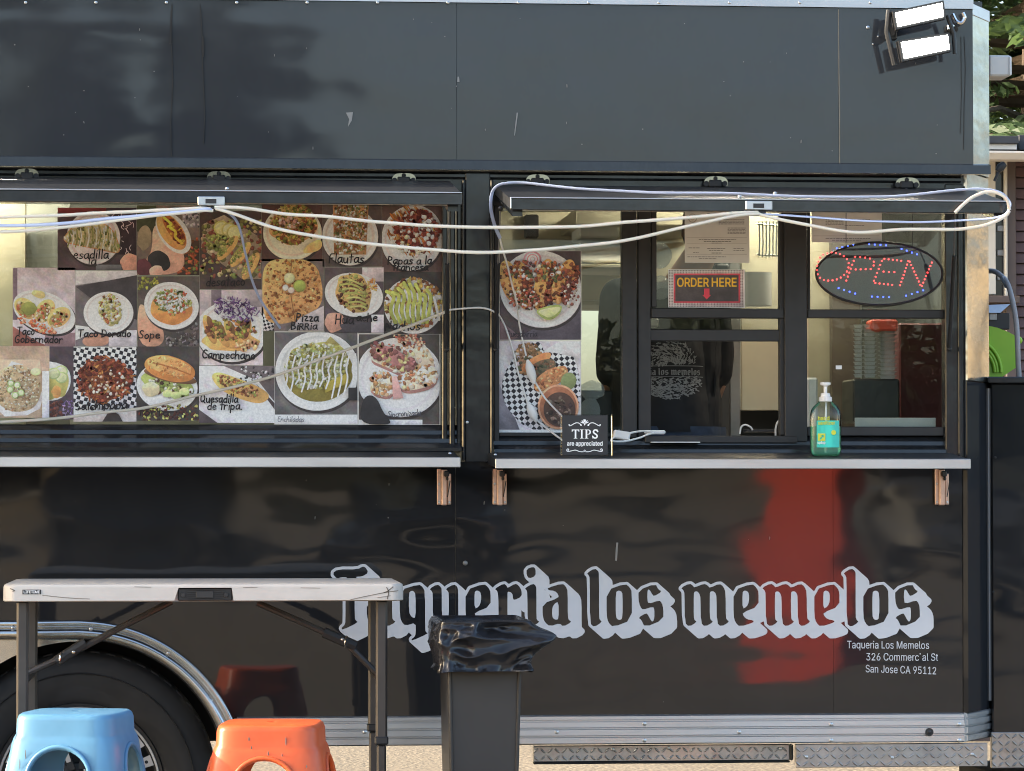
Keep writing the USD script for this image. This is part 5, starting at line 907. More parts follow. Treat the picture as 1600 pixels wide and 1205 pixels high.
def stool(name, label, px0, px1, pyt, y, mt, turn):
    cx = X((px0+px1)/2, pyt+20, y); k = px_m(y); h = Z(pyt, (px0+px1)/2, y); a = (px1-px0)/2*k
    prof = [(a*1.36, 0), (a*1.35, .02), (a*1.17, h-.16), (a*1.075, h-.082), (a*1.04, h-.066), (a*1.0, h-.056), (a*.985, h-.018), (a*.955, h-.006), (a*.90, h)]
    o = loft([sq_ring(r, z) for r, z in prof]); i = loft([sq_ring(r-.006, z) for r, z in [(a*1.36, -.01), (a*1.35, .02), (a*1.17, h-.16), (a*1.10, h-.085), (a*1.0, h-.05), (a*.96, h-.010)]])
    m = solid(o)-solid(i)
    for q in range(4):
        cut = trimesh.creation.extrude_polygon(arch_poly(a*.58, h-.094, .10), .3, engine='earcut'); v = cut.vertices
        cut = trimesh.Trimesh(np.c_[v[:, 0], -v[:, 2]-.05, v[:, 1]], cut.faces, process=False); cut.fix_normals(); cut = rot(cut, 90*q, [0, 0, 1], [0, 0, 0]); m = m-solid(cut)
    m = m-solid(trimesh.creation.cylinder(.013, .2).apply_translation([0, 0, h]))
    t = thing(name, label, 'stool', (cx, y, 0), 'plastic stools in front of the trailer')
    place = lambda w: trimesh.Trimesh(rot(w, turn, [0, 0, 1], [0, 0, 0]).vertices+[cx, y, 0], tm(w).faces, process=False)
    part(t, 'body', place(tm(m)), mt, 35)
    for q in range(4):                                   # raised rounded rim round each arched opening
        p = np.array(arch_poly(a*.62, h-.086, .10).exterior.coords)[1:-2]; p3 = []
        for x, z in p:
            zz = [b for _, b in prof]; rr = [b for b, _ in prof]; r = np.interp(z, zz, rr); p3.append((x, -r-.001, z))
        part(t, 'arch_rim', place(rot(tube(np.array(p3), .006, 8), 90*q, [0, 0, 1], [0, 0, 0])), mt, 60)
    for q in range(0):
        part(t, 'corner_rib', place(rot(tube(np.array([(a*.94, -a*.94, h-.05), (a*1.05, -a*1.05, h-.12), (a*1.17, -a*1.17, h-.3), (a*1.27, -a*1.27, .02)]), .007, 8), 90*q, [0, 0, 1], [0, 0, 0])), mt, 60)
    S = []
    for _ in range(9):
        z = rng.uniform(h-.2, h-.02); x = rng.uniform(-a*.9, a*.9); r = np.interp(z, [b for _, b in prof], [b for b, _ in prof])
        if abs(x) < a*.64 and z < h-.1: continue
        S.append(trimesh.Trimesh(trimesh.creation.icosphere(1, 1).vertices*[rng.uniform(.0008, .002), .0005, rng.uniform(.004, .016)]+[x, -r-.0005, z], trimesh.creation.icosphere(1, 1).faces, process=False))
    part(t, 'scuffs', place(tm(S)), 'stool_scuff', False, kind='stuff')
stool('plastic_stool', 'light blue square plastic stool under the left table leg', 39, 198, 1111, -1.24, 'blue_plastic', -14)
stool('plastic_stool', 'orange square plastic stool right of the wheel', 344, 504, 1128, -1.30, 'orange_plastic', -8)

# ---------------------------------------------------------------- slim bin and its liner
mat('bin_plastic', (.026, .025, .025), .45, vary=.1, scale=10, bump=.1, bscale=400, bdist=.0006)
yB = -.95; k_ = px_m(yB); bx = X(757, 1100, yB)
mat('bag_plastic', (.012, .012, .014), .16, vary=.2, scale=20, bump=.5, bscale=55, bdist=.003)
t = thing('slim_bin', 'tall slim dark grey bin left of the address', 'bin', (bx, yB+.16, 0))
zt = Z(985, 756, yB)
def rr_ring(w, y0, y1, z, r=.014, n=6):
    q = sbox(bx-w+r, y0+r, bx+w-r, y1-r).buffer(r, n); c = np.array(q.exterior.coords)[:-1]; return np.c_[c, np.full(len(c), z)]
part(t, 'body', loft([rr_ring(w, yB+o, yB+.34-o, z) for w, o, z in ((47*k_, .02, 0), (47.5*k_, .018, .01), (58*k_, .0, zt-.08), (59*k_, -.002, zt-.02), (66*k_, -.012, zt-.018), (66*k_, -.012, zt))]), 'bin_plastic', 40)
part(t, 'edge_rib', [tube(np.array([(bx+s*(47*k_-.006), yB+.022, .03), (bx+s*(58*k_-.006), yB+.0, zt-.09)]), .006, 8) for s in (-1, 1)], 'bin_plastic', 60)
# the liner folded down over the rim: a hanging skirt, rolled top edge and a twisted corner
n = 240; q = sbox(bx-71*k_+.02, yB-.045+.02, bx+71*k_-.02, yB+.36-.02).buffer(.02, 6).exterior
U = np.linspace(0, 1, n, endpoint=False); base = np.array([q.interpolate(u, normalized=True).coords[0] for u in U]); cen = np.array([bx, yB+.16]); ztop, zbot = Z(970, 756, yB), Z(1050, 756, yB)
rings = []; H_ = ztop-zbot
def crease(p, k, sd): return (1-np.abs(2*meshkit.noise(p*k, sd)-1))**2.2
for f in np.linspace(0, 1, 56):
    z = ztop-H_*f; b3 = np.c_[base, np.full(n, z)]; wv = np.c_[meshkit.noise(b3*9, 4), meshkit.noise(b3*9, 5), meshkit.noise(b3*9, 6)]-.5
    w3 = b3+wv*.09; big = crease(w3*[1, 1, 1.3], 9, 21)-.5; mid = crease(w3*[1, 1, .8], 15, 22)-.5; fine = crease(w3, 28, 23)-.5
    d = base-cen; d /= np.linalg.norm(d, axis=1, keepdims=True); e = math.sin(math.pi*min(f*1.1+.05, 1)); side = np.where(np.abs(base[:, 0]-bx) > 66*k_, .30, 1.0)
    env = min(1, f*7+.25); off = -.004+.014*e+env*side*(.030*big+.034*mid+.010*fine)+.012*max(0, f-.8)*5*(mid+.3)
    p = base+d*off[:, None]; zz = z+.012*(meshkit.noise(b3*12, 7)-.5)*env+(.022*(meshkit.noise(np.c_[base*16, np.zeros(n)], 8)-.5) if f > .0 else 0)*f*f
    tip = np.exp(-((p[:, 0]-(bx+70*k_))/.040)**2)*np.exp(-((f-.40)/.20)**2)*(p[:, 1] < yB+.12)
    p[:, 0] += tip*.070; zz = zz+tip*.012
    rings.append(np.c_[p, zz])
inner = [np.c_[cen+(r[:, :2]-cen)*s, r[:, 2]+dz] for r, s, dz in ((rings[0], .93, .003), (rings[0], .80, -.02), (rings[0], .72, -.06), (rings[0], .66, -.14))][::-1]
out = loft(inner+rings, cap=False)
out2 = loft([np.c_[cen+(r[:, :2]-cen)*.985, r[:, 2]] for r in rings[-1:-12:-1]], cap=False)
bn = solo('bin_liner', out, 'bag_plastic', 'crumpled black plastic bag folded over the rim of the slim bin', 'bin bag', 50)
stage.GetPrimAtPath(bn.path).GetAttribute('doubleSided').Set(True) if stage.GetPrimAtPath(bn.path).GetAttribute('doubleSided') else None

mat('red_paint', (.66, .065, .040), .45, vary=.08, scale=3)
# ---------------------------------------------------------------- inside the trailer
def inside(name, *a, m='steel_inside', **k): return part(T, name, pbox(*a), m, **k)
inside('ceiling', -900, 1530, 150, 190, .30, 2.1, m='interior_wall')
inside('steel_panel', -200, 40, 300, 690, .40, .42); inside('steel_panel', 40, 110, 300, 690, .55, .57, m='interior_wall')
inside('steel_panel', 1158, 1222, 330, 642, .95, .97); inside('steel_panel', 1140, 1157, 330, 700, .85, .95, m='steel_dull'); inside('steel_panel', 1124, 1140, 330, 700, .80, .95, m='interior_dark')
inside('steel_panel', 1224, 1300, 320, 700, .95, .97); inside('partition', 1300, 1345, 320, 700, .9, .95, m='interior_brown')
inside('worktop', 780, 1490, 690, 700, .10, .75, m='steel_dull')
inside('back_counter', 740, 1500, 640, 760, 1.2, 1.8, m='interior_dark')
inside('unseen_lamp_base', 1040, 1440, 205, 212, .62, .72, m='white_case'); part(T, 'unseen_ceiling_lamp', [cyl(P(1045, 217, .67), P(1435, 217, .67), .013, 12)], 'unseen_tube_lamp', label='unseen warm tube under the ceiling lighting the kitchen steel'); inside('unseen_lamp_base', 780, 1000, 190, 197, .95, 1.05, m='white_case'); part(T, 'unseen_ceiling_lamp', [cyl(P(785, 202, 1.0), P(995, 202, 1.0), .013, 12)], 'unseen_tube_lamp', label='unseen warm tube under the ceiling lighting the kitchen steel')  # tubes out of view, placed to light the kitchen steel
inside('unseen_lamp_base', -420, 60, 205, 212, .20, .28, m='white_case'); part(T, 'unseen_ceiling_lamp', [cyl(P(-415, 217, .24), P(55, 217, .24), .013, 12)], 'unseen_tube_lamp', label='unseen warm tube under the ceiling lighting the kitchen steel')  # out of view, placed to brighten the panel behind the left window
inside('shelf', 760, 1010, 412, 418, .9, 1.3, m='steel_inside'); inside('shelf', 760, 1120, 470, 476, 1.0, 1.4, m='steel_inside'); inside('steel_panel', 760, 905, 330, 410, 1.35, 1.37, m='steel_inside'); inside('steel_panel', 908, 1130, 326, 470, 1.5, 1.52, m='steel_inside')
inside('hood', 900, 1120, 325, 352, .85, 1.45, m='steel_inside')
def clutter(name, label, cat, a, m, c=.006): solo(name, pbox(*a, c), m, label, cat)
clutter('storage_box', 'dark maroon box behind the right pane of the right window', 'box', (1405, 1475, 505, 690, .55, .8), 'maroon')
clutter('paper_box', 'pale carton on the upper shelf behind the left pane', 'box', (905, 968, 350, 372, .95, 1.2), 'white_case'); clutter('paper_box', 'second pale carton below the first behind the left pane', 'box', (896, 975, 383, 410, .92, 1.2), 'paper')
clutter('drink_crate', 'dark crate low behind the left pane of the right window', 'crate', (905, 965, 610, 690, .5, .8), 'interior_dark')
clutter('white_sheet', 'white tray liner standing at the foot of the lower right pane', 'paper', (1336, 1462, 653, 667, .075, .08), 'paper', .0005)
clutter('serving_tray', 'steel tray on the lower shelf seen through the hatch', 'tray', (1030, 1140, 455, 470, 1.05, 1.3), 'steel_dull')
clutter('phone', 'black phone lying on the hatch worktop', 'phone', (1166, 1216, 671, 675, .13, .2), 'black_plastic', .001)
solo('charging_cable', tube(smooth_path([P(*q, .12) for q in [(1156, 678), (1158, 668), (1164, 664), (1172, 667), (1176, 672)]], 8), .003, 6), 'white_plastic', 'pale cable looping up at the left end of the phone', 'cable', 60)
solo('charging_cable', tube(smooth_path([P(*q, .10) for q in [(1222, 652), (1215, 660), (1212, 670), (1212, 682)]], 8), .003, 6), 'white_plastic', 'pale cable curving down past the right end of the phone', 'cable', 60)
def cup_stack(px, py0, py1, y, w, label):
    s = thing('cup_stack', label, 'cups', P(px, py1, y), 'stacks of clear lids and cups'); k = px_m(y); n = int((py1-py0)/6.5)
    for i in range(n):
        z = Z(py1, px, y)+i*6.5*k; part(s, 'cup', revolve([(w*k*.78, 0), (w*k*.90, 3.4*k), (w*k*1.10, 4.2*k), (w*k*1.10, 5.2*k), (w*k*.88, 5.4*k), (w*k*.76, .4*k), (w*k*.78, 0)], 18, 'z', (X(px, 600, y), y, z)), 'clear_cups')
cup_stack(1341, 500, 590, .34, 7, 'leftmost narrow stack of clear lids behind the lower right pane'); cup_stack(1359, 500, 590, .36, 10, 'middle stack of clear lids behind the lower right pane'); cup_stack(1387, 500, 592, .36, 14, 'widest stack of clear cups behind the lower right pane')
clutter('red_glow_box', 'small red box standing in for the red glow on the clear cup stacks', 'carton', (1362, 1403, 499, 517, .32, .42), 'red_paint'); clutter('lid_holder', 'dark perforated holder under the cup stacks', 'holder', (1333, 1406, 592, 660, .30, .5), 'black_plastic')  # red box stands in for the open sign's glow on the cups
clutter('napkin_box', 'pale box at the left edge of the lower right pane', 'box', (1262, 1278, 590, 690, .25, .4), 'white_case')
def plastic_bag(px, py, rx, ry, y, label):
    s = sphere((0, 0, 0), 1, 4); v = s.vertices; k = px_m(y); d = 1+.28*(meshkit.fbm(v*2.2+px, 4, 5)-.5)+.10*(1-np.abs(2*meshkit.noise(v*5+py, 2)-1))
    solo('plastic_bag', trimesh.Trimesh(v*d[:, None]*[rx*k, rx*k*.7, ry*k]+P(px, py, y), s.faces, process=False), 'clear_cups', label, 'bag', 60, group='clear bags of supplies')
plastic_bag(925, 610, 18, 14, .32, 'upper crumpled clear bag beside the broth photo'); plastic_bag(922, 642, 15, 18, .30, 'lower crumpled clear bag beside the broth photo'); plastic_bag(1031, 400, 17, 18, .4, 'upper clear bag behind the pane left of the permit'); plastic_bag(1032, 452, 15, 20, .4, 'lower clear bag behind the pane left of the order sign')
clutter('utensil_rack', 'dark rack of utensils on the wall behind the left pane', 'rack', (820, 842, 335, 372, 1.30, 1.34), 'black_plastic')
solo('sticker', pbox(1306, 1315.5, 571, 577, YG-.0015, YG-.0005, .0002), 'print_white', 'small white sticker on the lower right pane above the sanitizer', 'sticker', False)

for i, (x, y0, y1, w, m) in enumerate(((913, 392, 412, 4, 'white_case'), (926, 388, 412, 5, 'red_paint'), (938, 390, 412, 4.5, 'interior_brown'), (952, 394, 412, 4, 'white_plastic'))):
    k = px_m(1.0); b = revolve([(0, 0), (w*k, .002), (w*k, (y1-y0)*k*.66), (w*k*.4, (y1-y0)*k*.82), (w*k*.4, (y1-y0)*k), (0, (y1-y0)*k)], 14, 'z', (X(x, 400, 1.0), 1.0, Z(y1, x, 1.0)))
    solo('sauce_bottle', b, m, ('white', 'red', 'brown', 'pale')[i]+' sauce bottle on the shelf behind the left pane', 'bottle', 40)
wr = thing('wire_rack', 'bright wire rack hanging behind the pane right of the permit', 'rack', P(1204, 400, .45))
for i in range(7): part(wr, 'rod', tube(np.array([P(1186+i*5.6, 346, .45), P(1187+i*5.2, 375, .45), P(1186+i*5.4, 402, .45)]), .0026, 6), 'white_case')
part(wr, 'bar', [tube(np.array([P(1182, 350, .45), P(1204, 352, .45), P(1226, 354, .45)]), .003, 6), tube(np.array([P(1182, 398, .45), P(1204, 399, .45), P(1226, 400, .45)]), .003, 6)], 'steel_hinge')
tw = thing('paper_towel', 'pale roll of paper behind the pane under the permit', 'roll', P(1120, 480, .6)); part(tw, 'roll', revolve([(.012, 0), (.055, 0), (.055, .11), (.012, .11)], 24, 'z', P(1180, 478, .6)), 'paper', 40); part(tw, 'core', revolve([(0, .002), (.012, .002), (.012, .108), (0, .108)], 16, 'z', P(1180, 478, .6)), 'interior_brown')
clutter('spice_tin', 'dark green tin behind the pane above the order sign', 'tin', (1118, 1140, 412, 421, .5, .6), 'interior_dark'); clutter('hand_towel', 'grey cloth folded over the rail behind the hatch', 'cloth', (1012, 1030, 497, 512, .3, .34), 'steel_dull')
# ---------------------------------------------------------------- the person behind the hatch
yP = .52; sP = px_m(yP); pc = P(1040, 662, yP)                  # belt
mat('shirt', (.010, .011, .014), .8, vary=.2, scale=12, bump=.25, bscale=12, bdist=.02); mat('jeans', (.035, .055, .095), .8, vary=.25, scale=40, bump=.2, bscale=300); mat('skin', (.30, .155, .10), .5, vary=.08, scale=15, subsurface_weight=.2, subsurface_radius=(.01, .004, .002)); mat('hair', (.012, .009, .008), .5, vary=.3, scale=80); mat('shirt_print', (.23, .24, .25), .7, vary=.3, scale=60); mat('eye_white', (.6, .58, .55), .3, vary=0)
def capsule(a, b, ra, rb, s=(1, 1, 1)):
    pts = np.vstack([trimesh.creation.icosphere(2, ra).vertices*s+a, trimesh.creation.icosphere(2, rb).vertices*s+b]); return manifold3d.Manifold.hull_points(pts)
def chain(js): return [capsule(np.array(a[:3]), np.array(b[:3]), a[3], b[3]) for a, b in zip(js, js[1:])]
def body_of(parts_, ln=.016, it=10):
    m = parts_[0]
    for q in parts_[1:]: m = m+q
    m = m.refine_to_length(ln).to_mesh(); w = trimesh.Trimesh(m.vert_properties[:, :3], m.tri_verts, process=True)
    trimesh.smoothing.filter_taubin(w, iterations=it); return w
px_, pz = pc[0], pc[2]
t = thing('person', 'person in a black printed T-shirt and jeans standing behind the open hatch', 'person', (px_, yP, FLOOR+.05))
hip = pz-.06; sh = pz+.44; feet = FLOOR+.05; fy = yP
B = [capsule(np.array([px_-.06, fy, hip]), np.array([px_+.06, fy, hip]), .115, .115)]
for s in (-1, 1):
    B += chain([(px_+s*.085, fy, hip, .092), (px_+s*.10, fy-.02, max(hip-.40, feet+.42), .062), (px_+s*.10, fy+.02, feet+.09, .045)]) + chain([(px_+s*.10, fy+.02, feet+.05, .045), (px_+s*.115, fy-.15, feet+.035, .035)])
    B += chain([(px_+s*.155, fy, sh-.03, .052), (px_+s*.170, fy+.03, sh-.29, .042), (px_+s*.150, fy+.16, sh-.42, .032), (px_+s*.12, fy+.21, sh-.46, .026)])
    w = np.array([px_+s*.10, fy+.235, sh-.49]); B += [capsule(w, w+[0, -.05, -.012], .024, .030, (1.1, 1, .55))]
    for i in range(4):
        r = w+np.array([(i-1.5)*.019, -.075, -.014]); L = (.030, .036, .034, .026)[i]; B += chain([(*r, .0092), (*(r+[0, -L, -.012]), .0085), (*(r+[0, -L*1.5, -.038]), .0075)])
    r = w+np.array([-s*.028, -.02, -.012]); B += chain([(*r, .011), (*(r+[-s*.022, -.025, -.008]), .0098), (*(r+[-s*.024, -.05, -.02]), .0085)])
B += [capsule(np.array([px_-.06, fy, hip+.08]), np.array([px_-.08, fy, sh-.08]), .10, .09), capsule(np.array([px_+.06, fy, hip+.08]), np.array([px_+.08, fy, sh-.08]), .10, .09), capsule(np.array([px_, fy-.03, hip+.1]), np.array([px_, fy-.02, sh-.10]), .125, .115), capsule(np.array([px_-.115, fy, sh-.05]), np.array([px_+.115, fy, sh-.05]), .058, .058), capsule(np.array([px_+.03, fy, sh-.02]), np.array([px_+.105, fy-.02, sh+.10]), .062, .056)]
hc = np.array([px_+.135, fy-.03, sh+.205]); hv = trimesh.creation.icosphere(4, 1.0).vertices.copy(); hv *= [.075, .095, .118]
jaw = np.clip(-hv[:, 2]/.118, 0, 1); hv[:, 0] *= 1-.28*jaw**1.5
f_ = hv[:, 1] < -.03; g2 = lambda x, z, sx_, sz_: np.exp(-((hv[:, 0]-x)/sx_)**2-((hv[:, 2]-z)/sz_)**2)*f_
hv[:, 1] += -.024*g2(0, -.024, .013, .022)-.008*g2(0, .012, .009, .03)+.009*g2(-.031, .006, .016, .012)+.009*g2(.031, .006, .016, .012)-.006*g2(0, -.066, .024, .009)-.006*g2(0, .028, .05, .010)-.008*g2(0, -.10, .02, .016)
head = manifold3d.Manifold(manifold3d.Mesh((hv+hc).astype(np.float32), trimesh.creation.icosphere(4, 1.0).faces.astype(np.uint32)))
B += [head]+[capsule(hc+[s*.074, .012, .012], hc+[s*.079, .016, -.022], .014, .010, (.5, 1, 1)) for s in (-1, 1)]
body = part(t, 'body', body_of(B, .014, 8), 'skin', 60)
part(body, 'eyes', [sphere(hc+[s*.031, -.079, .006], .0125, 2) for s in (-1, 1)], 'eye_white', 60); part(body, 'pupils', [sphere(hc+[s*.031, -.0905, .006], .0045, 1) for s in (-1, 1)], 'hair', 60); part(body, 'mouth', cyl(hc+[-.022, -.0855, -.064], hc+[.022, -.0855, -.064], .004, 8), 'maroon', 60)
hr = trimesh.creation.icosphere(4, 1.0).vertices*[.083, .101, .124]; hr = hr[:]; keep = trimesh.creation.icosphere(4, 1.0); fz = hr[keep.faces].mean(1); sel = (fz[:, 2] > .055) | ((fz[:, 1] > .0) & (fz[:, 2] > -.05)); part(t, 'hair', trimesh.Trimesh(hr*(1+.05*(meshkit.noise(hr*60, 4)-.5))[:, None]+hc, keep.faces[sel], process=False), 'hair', 60)
Sh = [capsule(np.array([px_-.065, fy, pz-.03]), np.array([px_-.085, fy, sh-.08]), .120, .105), capsule(np.array([px_+.065, fy, pz-.03]), np.array([px_+.085, fy, sh-.08]), .120, .105), capsule(np.array([px_, fy-.035, pz-.01]), np.array([px_, fy-.025, sh-.10]), .148, .128), capsule(np.array([px_-.12, fy, sh-.04]), np.array([px_+.12, fy, sh-.04]), .070, .070)]
for s in (-1, 1): Sh += chain([(px_+s*.15, fy, sh-.035, .070), (px_+s*.168, fy+.028, sh-.27, .062)])
shirt = body_of(Sh, .016, 10); v = shirt.vertices; nn = meshkit.fbm(v*np.array([5, 5, 9]), 3, 8)-.5; shirt.vertices = v+shirt.vertex_normals*(nn*.022)[:, None]
top_cut = solid(shirt)-manifold3d.Manifold.cube([2, 2, 1], True).translate([px_, fy, pz-.53]); part(t, 'shirt', tm(top_cut), 'shirt', 60)
Jn = [capsule(np.array([px_-.05, fy-.045, pz-.02]), np.array([px_+.05, fy-.045, pz-.02]), .128, .128), capsule(np.array([px_-.06, fy, hip]), np.array([px_+.06, fy, hip]), .128, .128), capsule(np.array([px_-.09, fy, pz-.03]), np.array([px_+.09, fy, pz-.03]), .112, .112)]
for s in (-1, 1): Jn += chain([(px_+s*.088, fy, hip, .108), (px_+s*.10, fy-.02, max(hip-.40, feet+.42), .080), (px_+s*.10, fy+.02, feet+.07, .068)])
jm = solid(body_of(Jn, .018, 8)); part(t, 'jeans', tm(jm-manifold3d.Manifold.cube([2, 2, 1], True).translate([px_, fy, pz+.488])), 'jeans', 60)
# shirt print: a round crest over a lettered band over a wreath, laid on the cloth
shm = tm(top_cut)
def on_cloth(poly, grow=.0012):
    m = extrude(poly, .001); m = trimesh.Trimesh(*trimesh.remesh.subdivide_to_size(m.vertices, m.faces, 6.0)); w = Pn(m.vertices[:, :2], fy-.15)
    o = np.c_[w[:, 0], np.full(len(w), fy-.6), w[:, 2]]; loc_, ri, ti = trimesh.ray.ray_triangle.RayMeshIntersector(shm).intersects_location(o, np.tile([0, 1., 0], (len(o), 1)), multiple_hits=False)
    y = np.full(len(o), fy-.16); y[ri] = loc_[:, 1]; w[:, 1] = y-grow-(m.vertices[:, 2] > .0005)*.0006
    return trimesh.Trimesh(w, m.faces, process=False)
pr = []
for i in range(420):
    a = rng.uniform(-.2, math.pi+.2); r = rng.uniform(6, 44); x, y = 1046+r*math.cos(a), 571-r*.9*math.sin(a)
    if y > 570 or x > 1087: continue
    L = rng.uniform(2, 6); d = a+rng.uniform(-.8, .8)+1.2; pr.append(LineString([(x, y), (x+L*math.cos(d), y-L*math.sin(d)*.8)]).buffer(rng.uniform(.35, .9)))
for i in range(430):
    x = rng.uniform(1000, 1096); y = rng.uniform(590, 624)
    if ((x-1046)/52)**2+((y-588)/36)**2 > 1: continue
    L = rng.uniform(2, 6); d = rng.uniform(-.7, .7); pr.append(LineString([(x, y), (x+L*math.cos(d), y-L*math.sin(d))]).buffer(rng.uniform(.4, 1.0)))
pr += [sbox(996, 571.5, 1101, 572.5), sbox(996, 588.5, 1101, 589.5)]
S_ = .098; ox = 1008-(NAME[4][1]+(NAME[4][2]+710)/6.667)*S_*1.0
for (ch, o1, dx), g in list(zip(NAME, glyphs))[4:]: pr.append(affinity.translate(affinity.scale(g, S_*1.32, S_*1.30, origin=(725, 978)), 1003-725, 586.5-978))
part(t, 'shirt_print', on_cloth(unary_union(pr)), 'shirt_print', False)

# ---------------------------------------------------------------- right edge: cabinet on the tongue, hose, green reel, house, tree
cy0 = .16
t = thing('metal_cabinet', 'black steel cabinet with a pale edge beyond the front corner of the trailer', 'cabinet', (X(1640, 900, cy0), cy0+.35, 0))
part(t, 'body', pbox(1550, 1800, 600, 1146, cy0, cy0+.7, .004), 'paint_lower'); part(t, 'lid', pbox(1544, 1806, 589, 599, cy0-.015, cy0+.72, .004), 'paint_trim')
tread(1549, 1800, 1149, 1206, cy0-.006, 'skirt_step', False)
part(t, 'bolt', [rivet(1555, 715, cy0-.001, .005), rivet(1552, 925, cy0-.001, .004)], 'rubber'); part(t, 'base', pbox(1552, 1798, 1207, 1420, cy0+.1, cy0+.6), 'rubber')
t = thing('hose_reel', 'lime green plastic reel housing standing on the black cabinet', 'reel', P(1570, 589, .5)); mat('lime_plastic', (.30, .54, .03), .35, vary=.1, scale=8, rvary=.15)
q = Polygon(chaikin([(1500, 504), (1550, 509), (1584, 522), (1588, 530), (1588, 589), (1500, 589)], 1)); part(t, 'housing', sheet_xz(to_xz(q, .5), .50, .62), 'lime_plastic', 30)
for r in (34, 38, 44): part(t, 'ridge', tube(np.array([P(1520+r*math.cos(a), 582-r*1.15*math.sin(a), .495) for a in np.linspace(0, 1.35, 14)]), .006, 8), 'lime_plastic', 60)
part(t, 'knob', sphere(P(1591, 532, .52), .014, 2), 'lime_plastic', 60)
t = thing('equipment_case', 'small black case with crumpled silver foil on top behind the lime reel', 'case', P(1560, 512, .9))
part(t, 'body', pbox(1500, 1578, 489, 515, .9, 1.1), 'black_plastic'); part(t, 'screen', pbox(1545, 1558, 489, 501, .893, .899), 'steel_dull'); part(t, 'foil', manifold3d.Manifold.hull_points(np.array([P(*q) for q in [(1540, 477, .9), (1579, 475, .9), (1563, 489, .88), (1540, 489, .88), (1560, 480, 1.0)]])), 'zinc', False)
t = thing('grey_hose', 'grey flexible conduit arching down onto the black cabinet', 'hose', P(1592, 597, .25)); mat('hose_grey', (.30, .29, .29), .45, vary=.1, scale=20)
part(t, 'pipe', tube(smooth_path([P(*q) for q in [(1530, 424, .6), (1552, 424, .45), (1564, 431, .4), (1574, 443, .35), (1582, 470, .3), (1588, 505, .27), (1590, 540, .25), (1591, 570, .25), (1593, 598, .25)]], 10), .0085, 10), 'hose_grey', 60); part(t, 'clamp', tube([P(1568, 436, .38), P(1574, 446, .35)], .0115, 10), 'zinc')
t = thing('junction_box', 'white electrical box on the end of the trailer above the lights', 'box', P(1568, 120, .3)); part(t, 'case', pbox(1545, 1580, 86, 119, .3, .42, .006), 'white_case'); part(t, 'lid', pbox(1576.5, 1581, 88, 118, .295, .425, .003), 'white_plastic')
t = thing('hook_lamp', 'small black swivel fitting at the end of the drip edge', 'fitting', P(1560, 275, .1)); part(t, 'head', tube(Pn([(1558, 268), (1563, 262), (1570, 256)], .1), [.008, .014, .010], 10), 'black_plastic', 60); part(t, 'stem', tube(Pn([(1562, 266), (1557, 276), (1554, 283)], .1), .005, 8), 'black_plastic', 60)
# the house beyond
yH = 7.0
mat('siding', (.12, .072, .072), .7, vary=.12, scale=3); mat('house_trim', (.075, .055, .050), .6, vary=.15, scale=5); mat('house_cream', (.50, .47, .41), .6, vary=.06, scale=4); mat('roofing', (.035, .036, .042), .6, vary=.2, scale=10); mat('gutter_white', (.62, .58, .53), .5, vary=.06, scale=4); mat('dark_glass', (.02, .022, .025), .06, vary=0)
t = thing('house', 'mauve clapboard house with dark roof and white gutter behind the trailer end', 'house', (X(1650, 900, yH), yH+2, 0))
hx0, hx1 = X(1450, 500, yH), X(1900, 500, yH)
part(t, 'wall', box(hx0+.02, hx1-.02, yH+.03, yH+4, 0, Z(236, 1600, yH)), 'house_trim', False)
zt_, dz = Z(245, 1600, yH), 17*px_m(yH)
for i in range(int(zt_/dz)+1):
    z1 = zt_-i*dz; z0 = max(z1-dz+.006, .0)
    if z1 > .02: part(t, 'clapboard', prism_x([(yH-.006, z0), (yH+.012, z1), (yH+.03, z1), (yH+.03, z0)], X(1586, 500, yH), hx1), 'siding', False)
part(t, 'door_post', [pbox(1574, 1590, 250, 1400, yH-.05, yH+.03)], 'house_trim'); w = part(t, 'window', pbox(1500, 1574, 245, 465, yH-.02, yH+.03), 'dark_glass'); part(w, 'frame', [pbox(1500, 1556, 240, 460, yH-.05, yH-.021), pbox(1570, 1574.5, 245, 465, yH-.06, yH-.021)], 'house_cream'); part(w, 'sill', pbox(1500, 1594, 462, 473, yH-.12, yH-.01), 'house_trim'); [part(w, 'blind', pbox(1558, 1569, 352+i*38, 362+i*38, yH-.03, yH-.0205), 'steel_dull') for i in range(3)]
part(t, 'gutter', prism_x([(yH-.42, Z(250, 1600, yH-.4)), (yH-.46, Z(241, 1600, yH-.4)), (yH-.46, Z(238, 1600, yH-.4)), (yH-.30, Z(238, 1600, yH-.4)), (yH-.30, Z(250, 1600, yH-.4))], hx0-.3, hx1+.3), 'gutter_white', 20); part(t, 'soffit', box(hx0-.3, hx1+.3, yH-.30, yH+.05, Z(252, 1600, yH), Z(248, 1600, yH)), 'gutter_white')
part(t, 'roof', prism_x([(yH-.44, Z(238, 1600, yH-.4)+.01), (yH+2, Z(238, 1600, yH-.4)+.16), (yH+4.4, Z(238, 1600, yH-.4)+.05)], hx0-.4, hx1+.4), 'roofing', False)
part(t, 'skylight', [pbox(1500, 1589, 223, 237, yH-.30, yH-.1)], 'gutter_white'); part(t, 'roof_box', [pbox(1500, 1592, 212, 224, yH-.32, yH+.1), pbox(1592, 1640, 211, 237, yH-.2, yH+.1)], 'roofing')

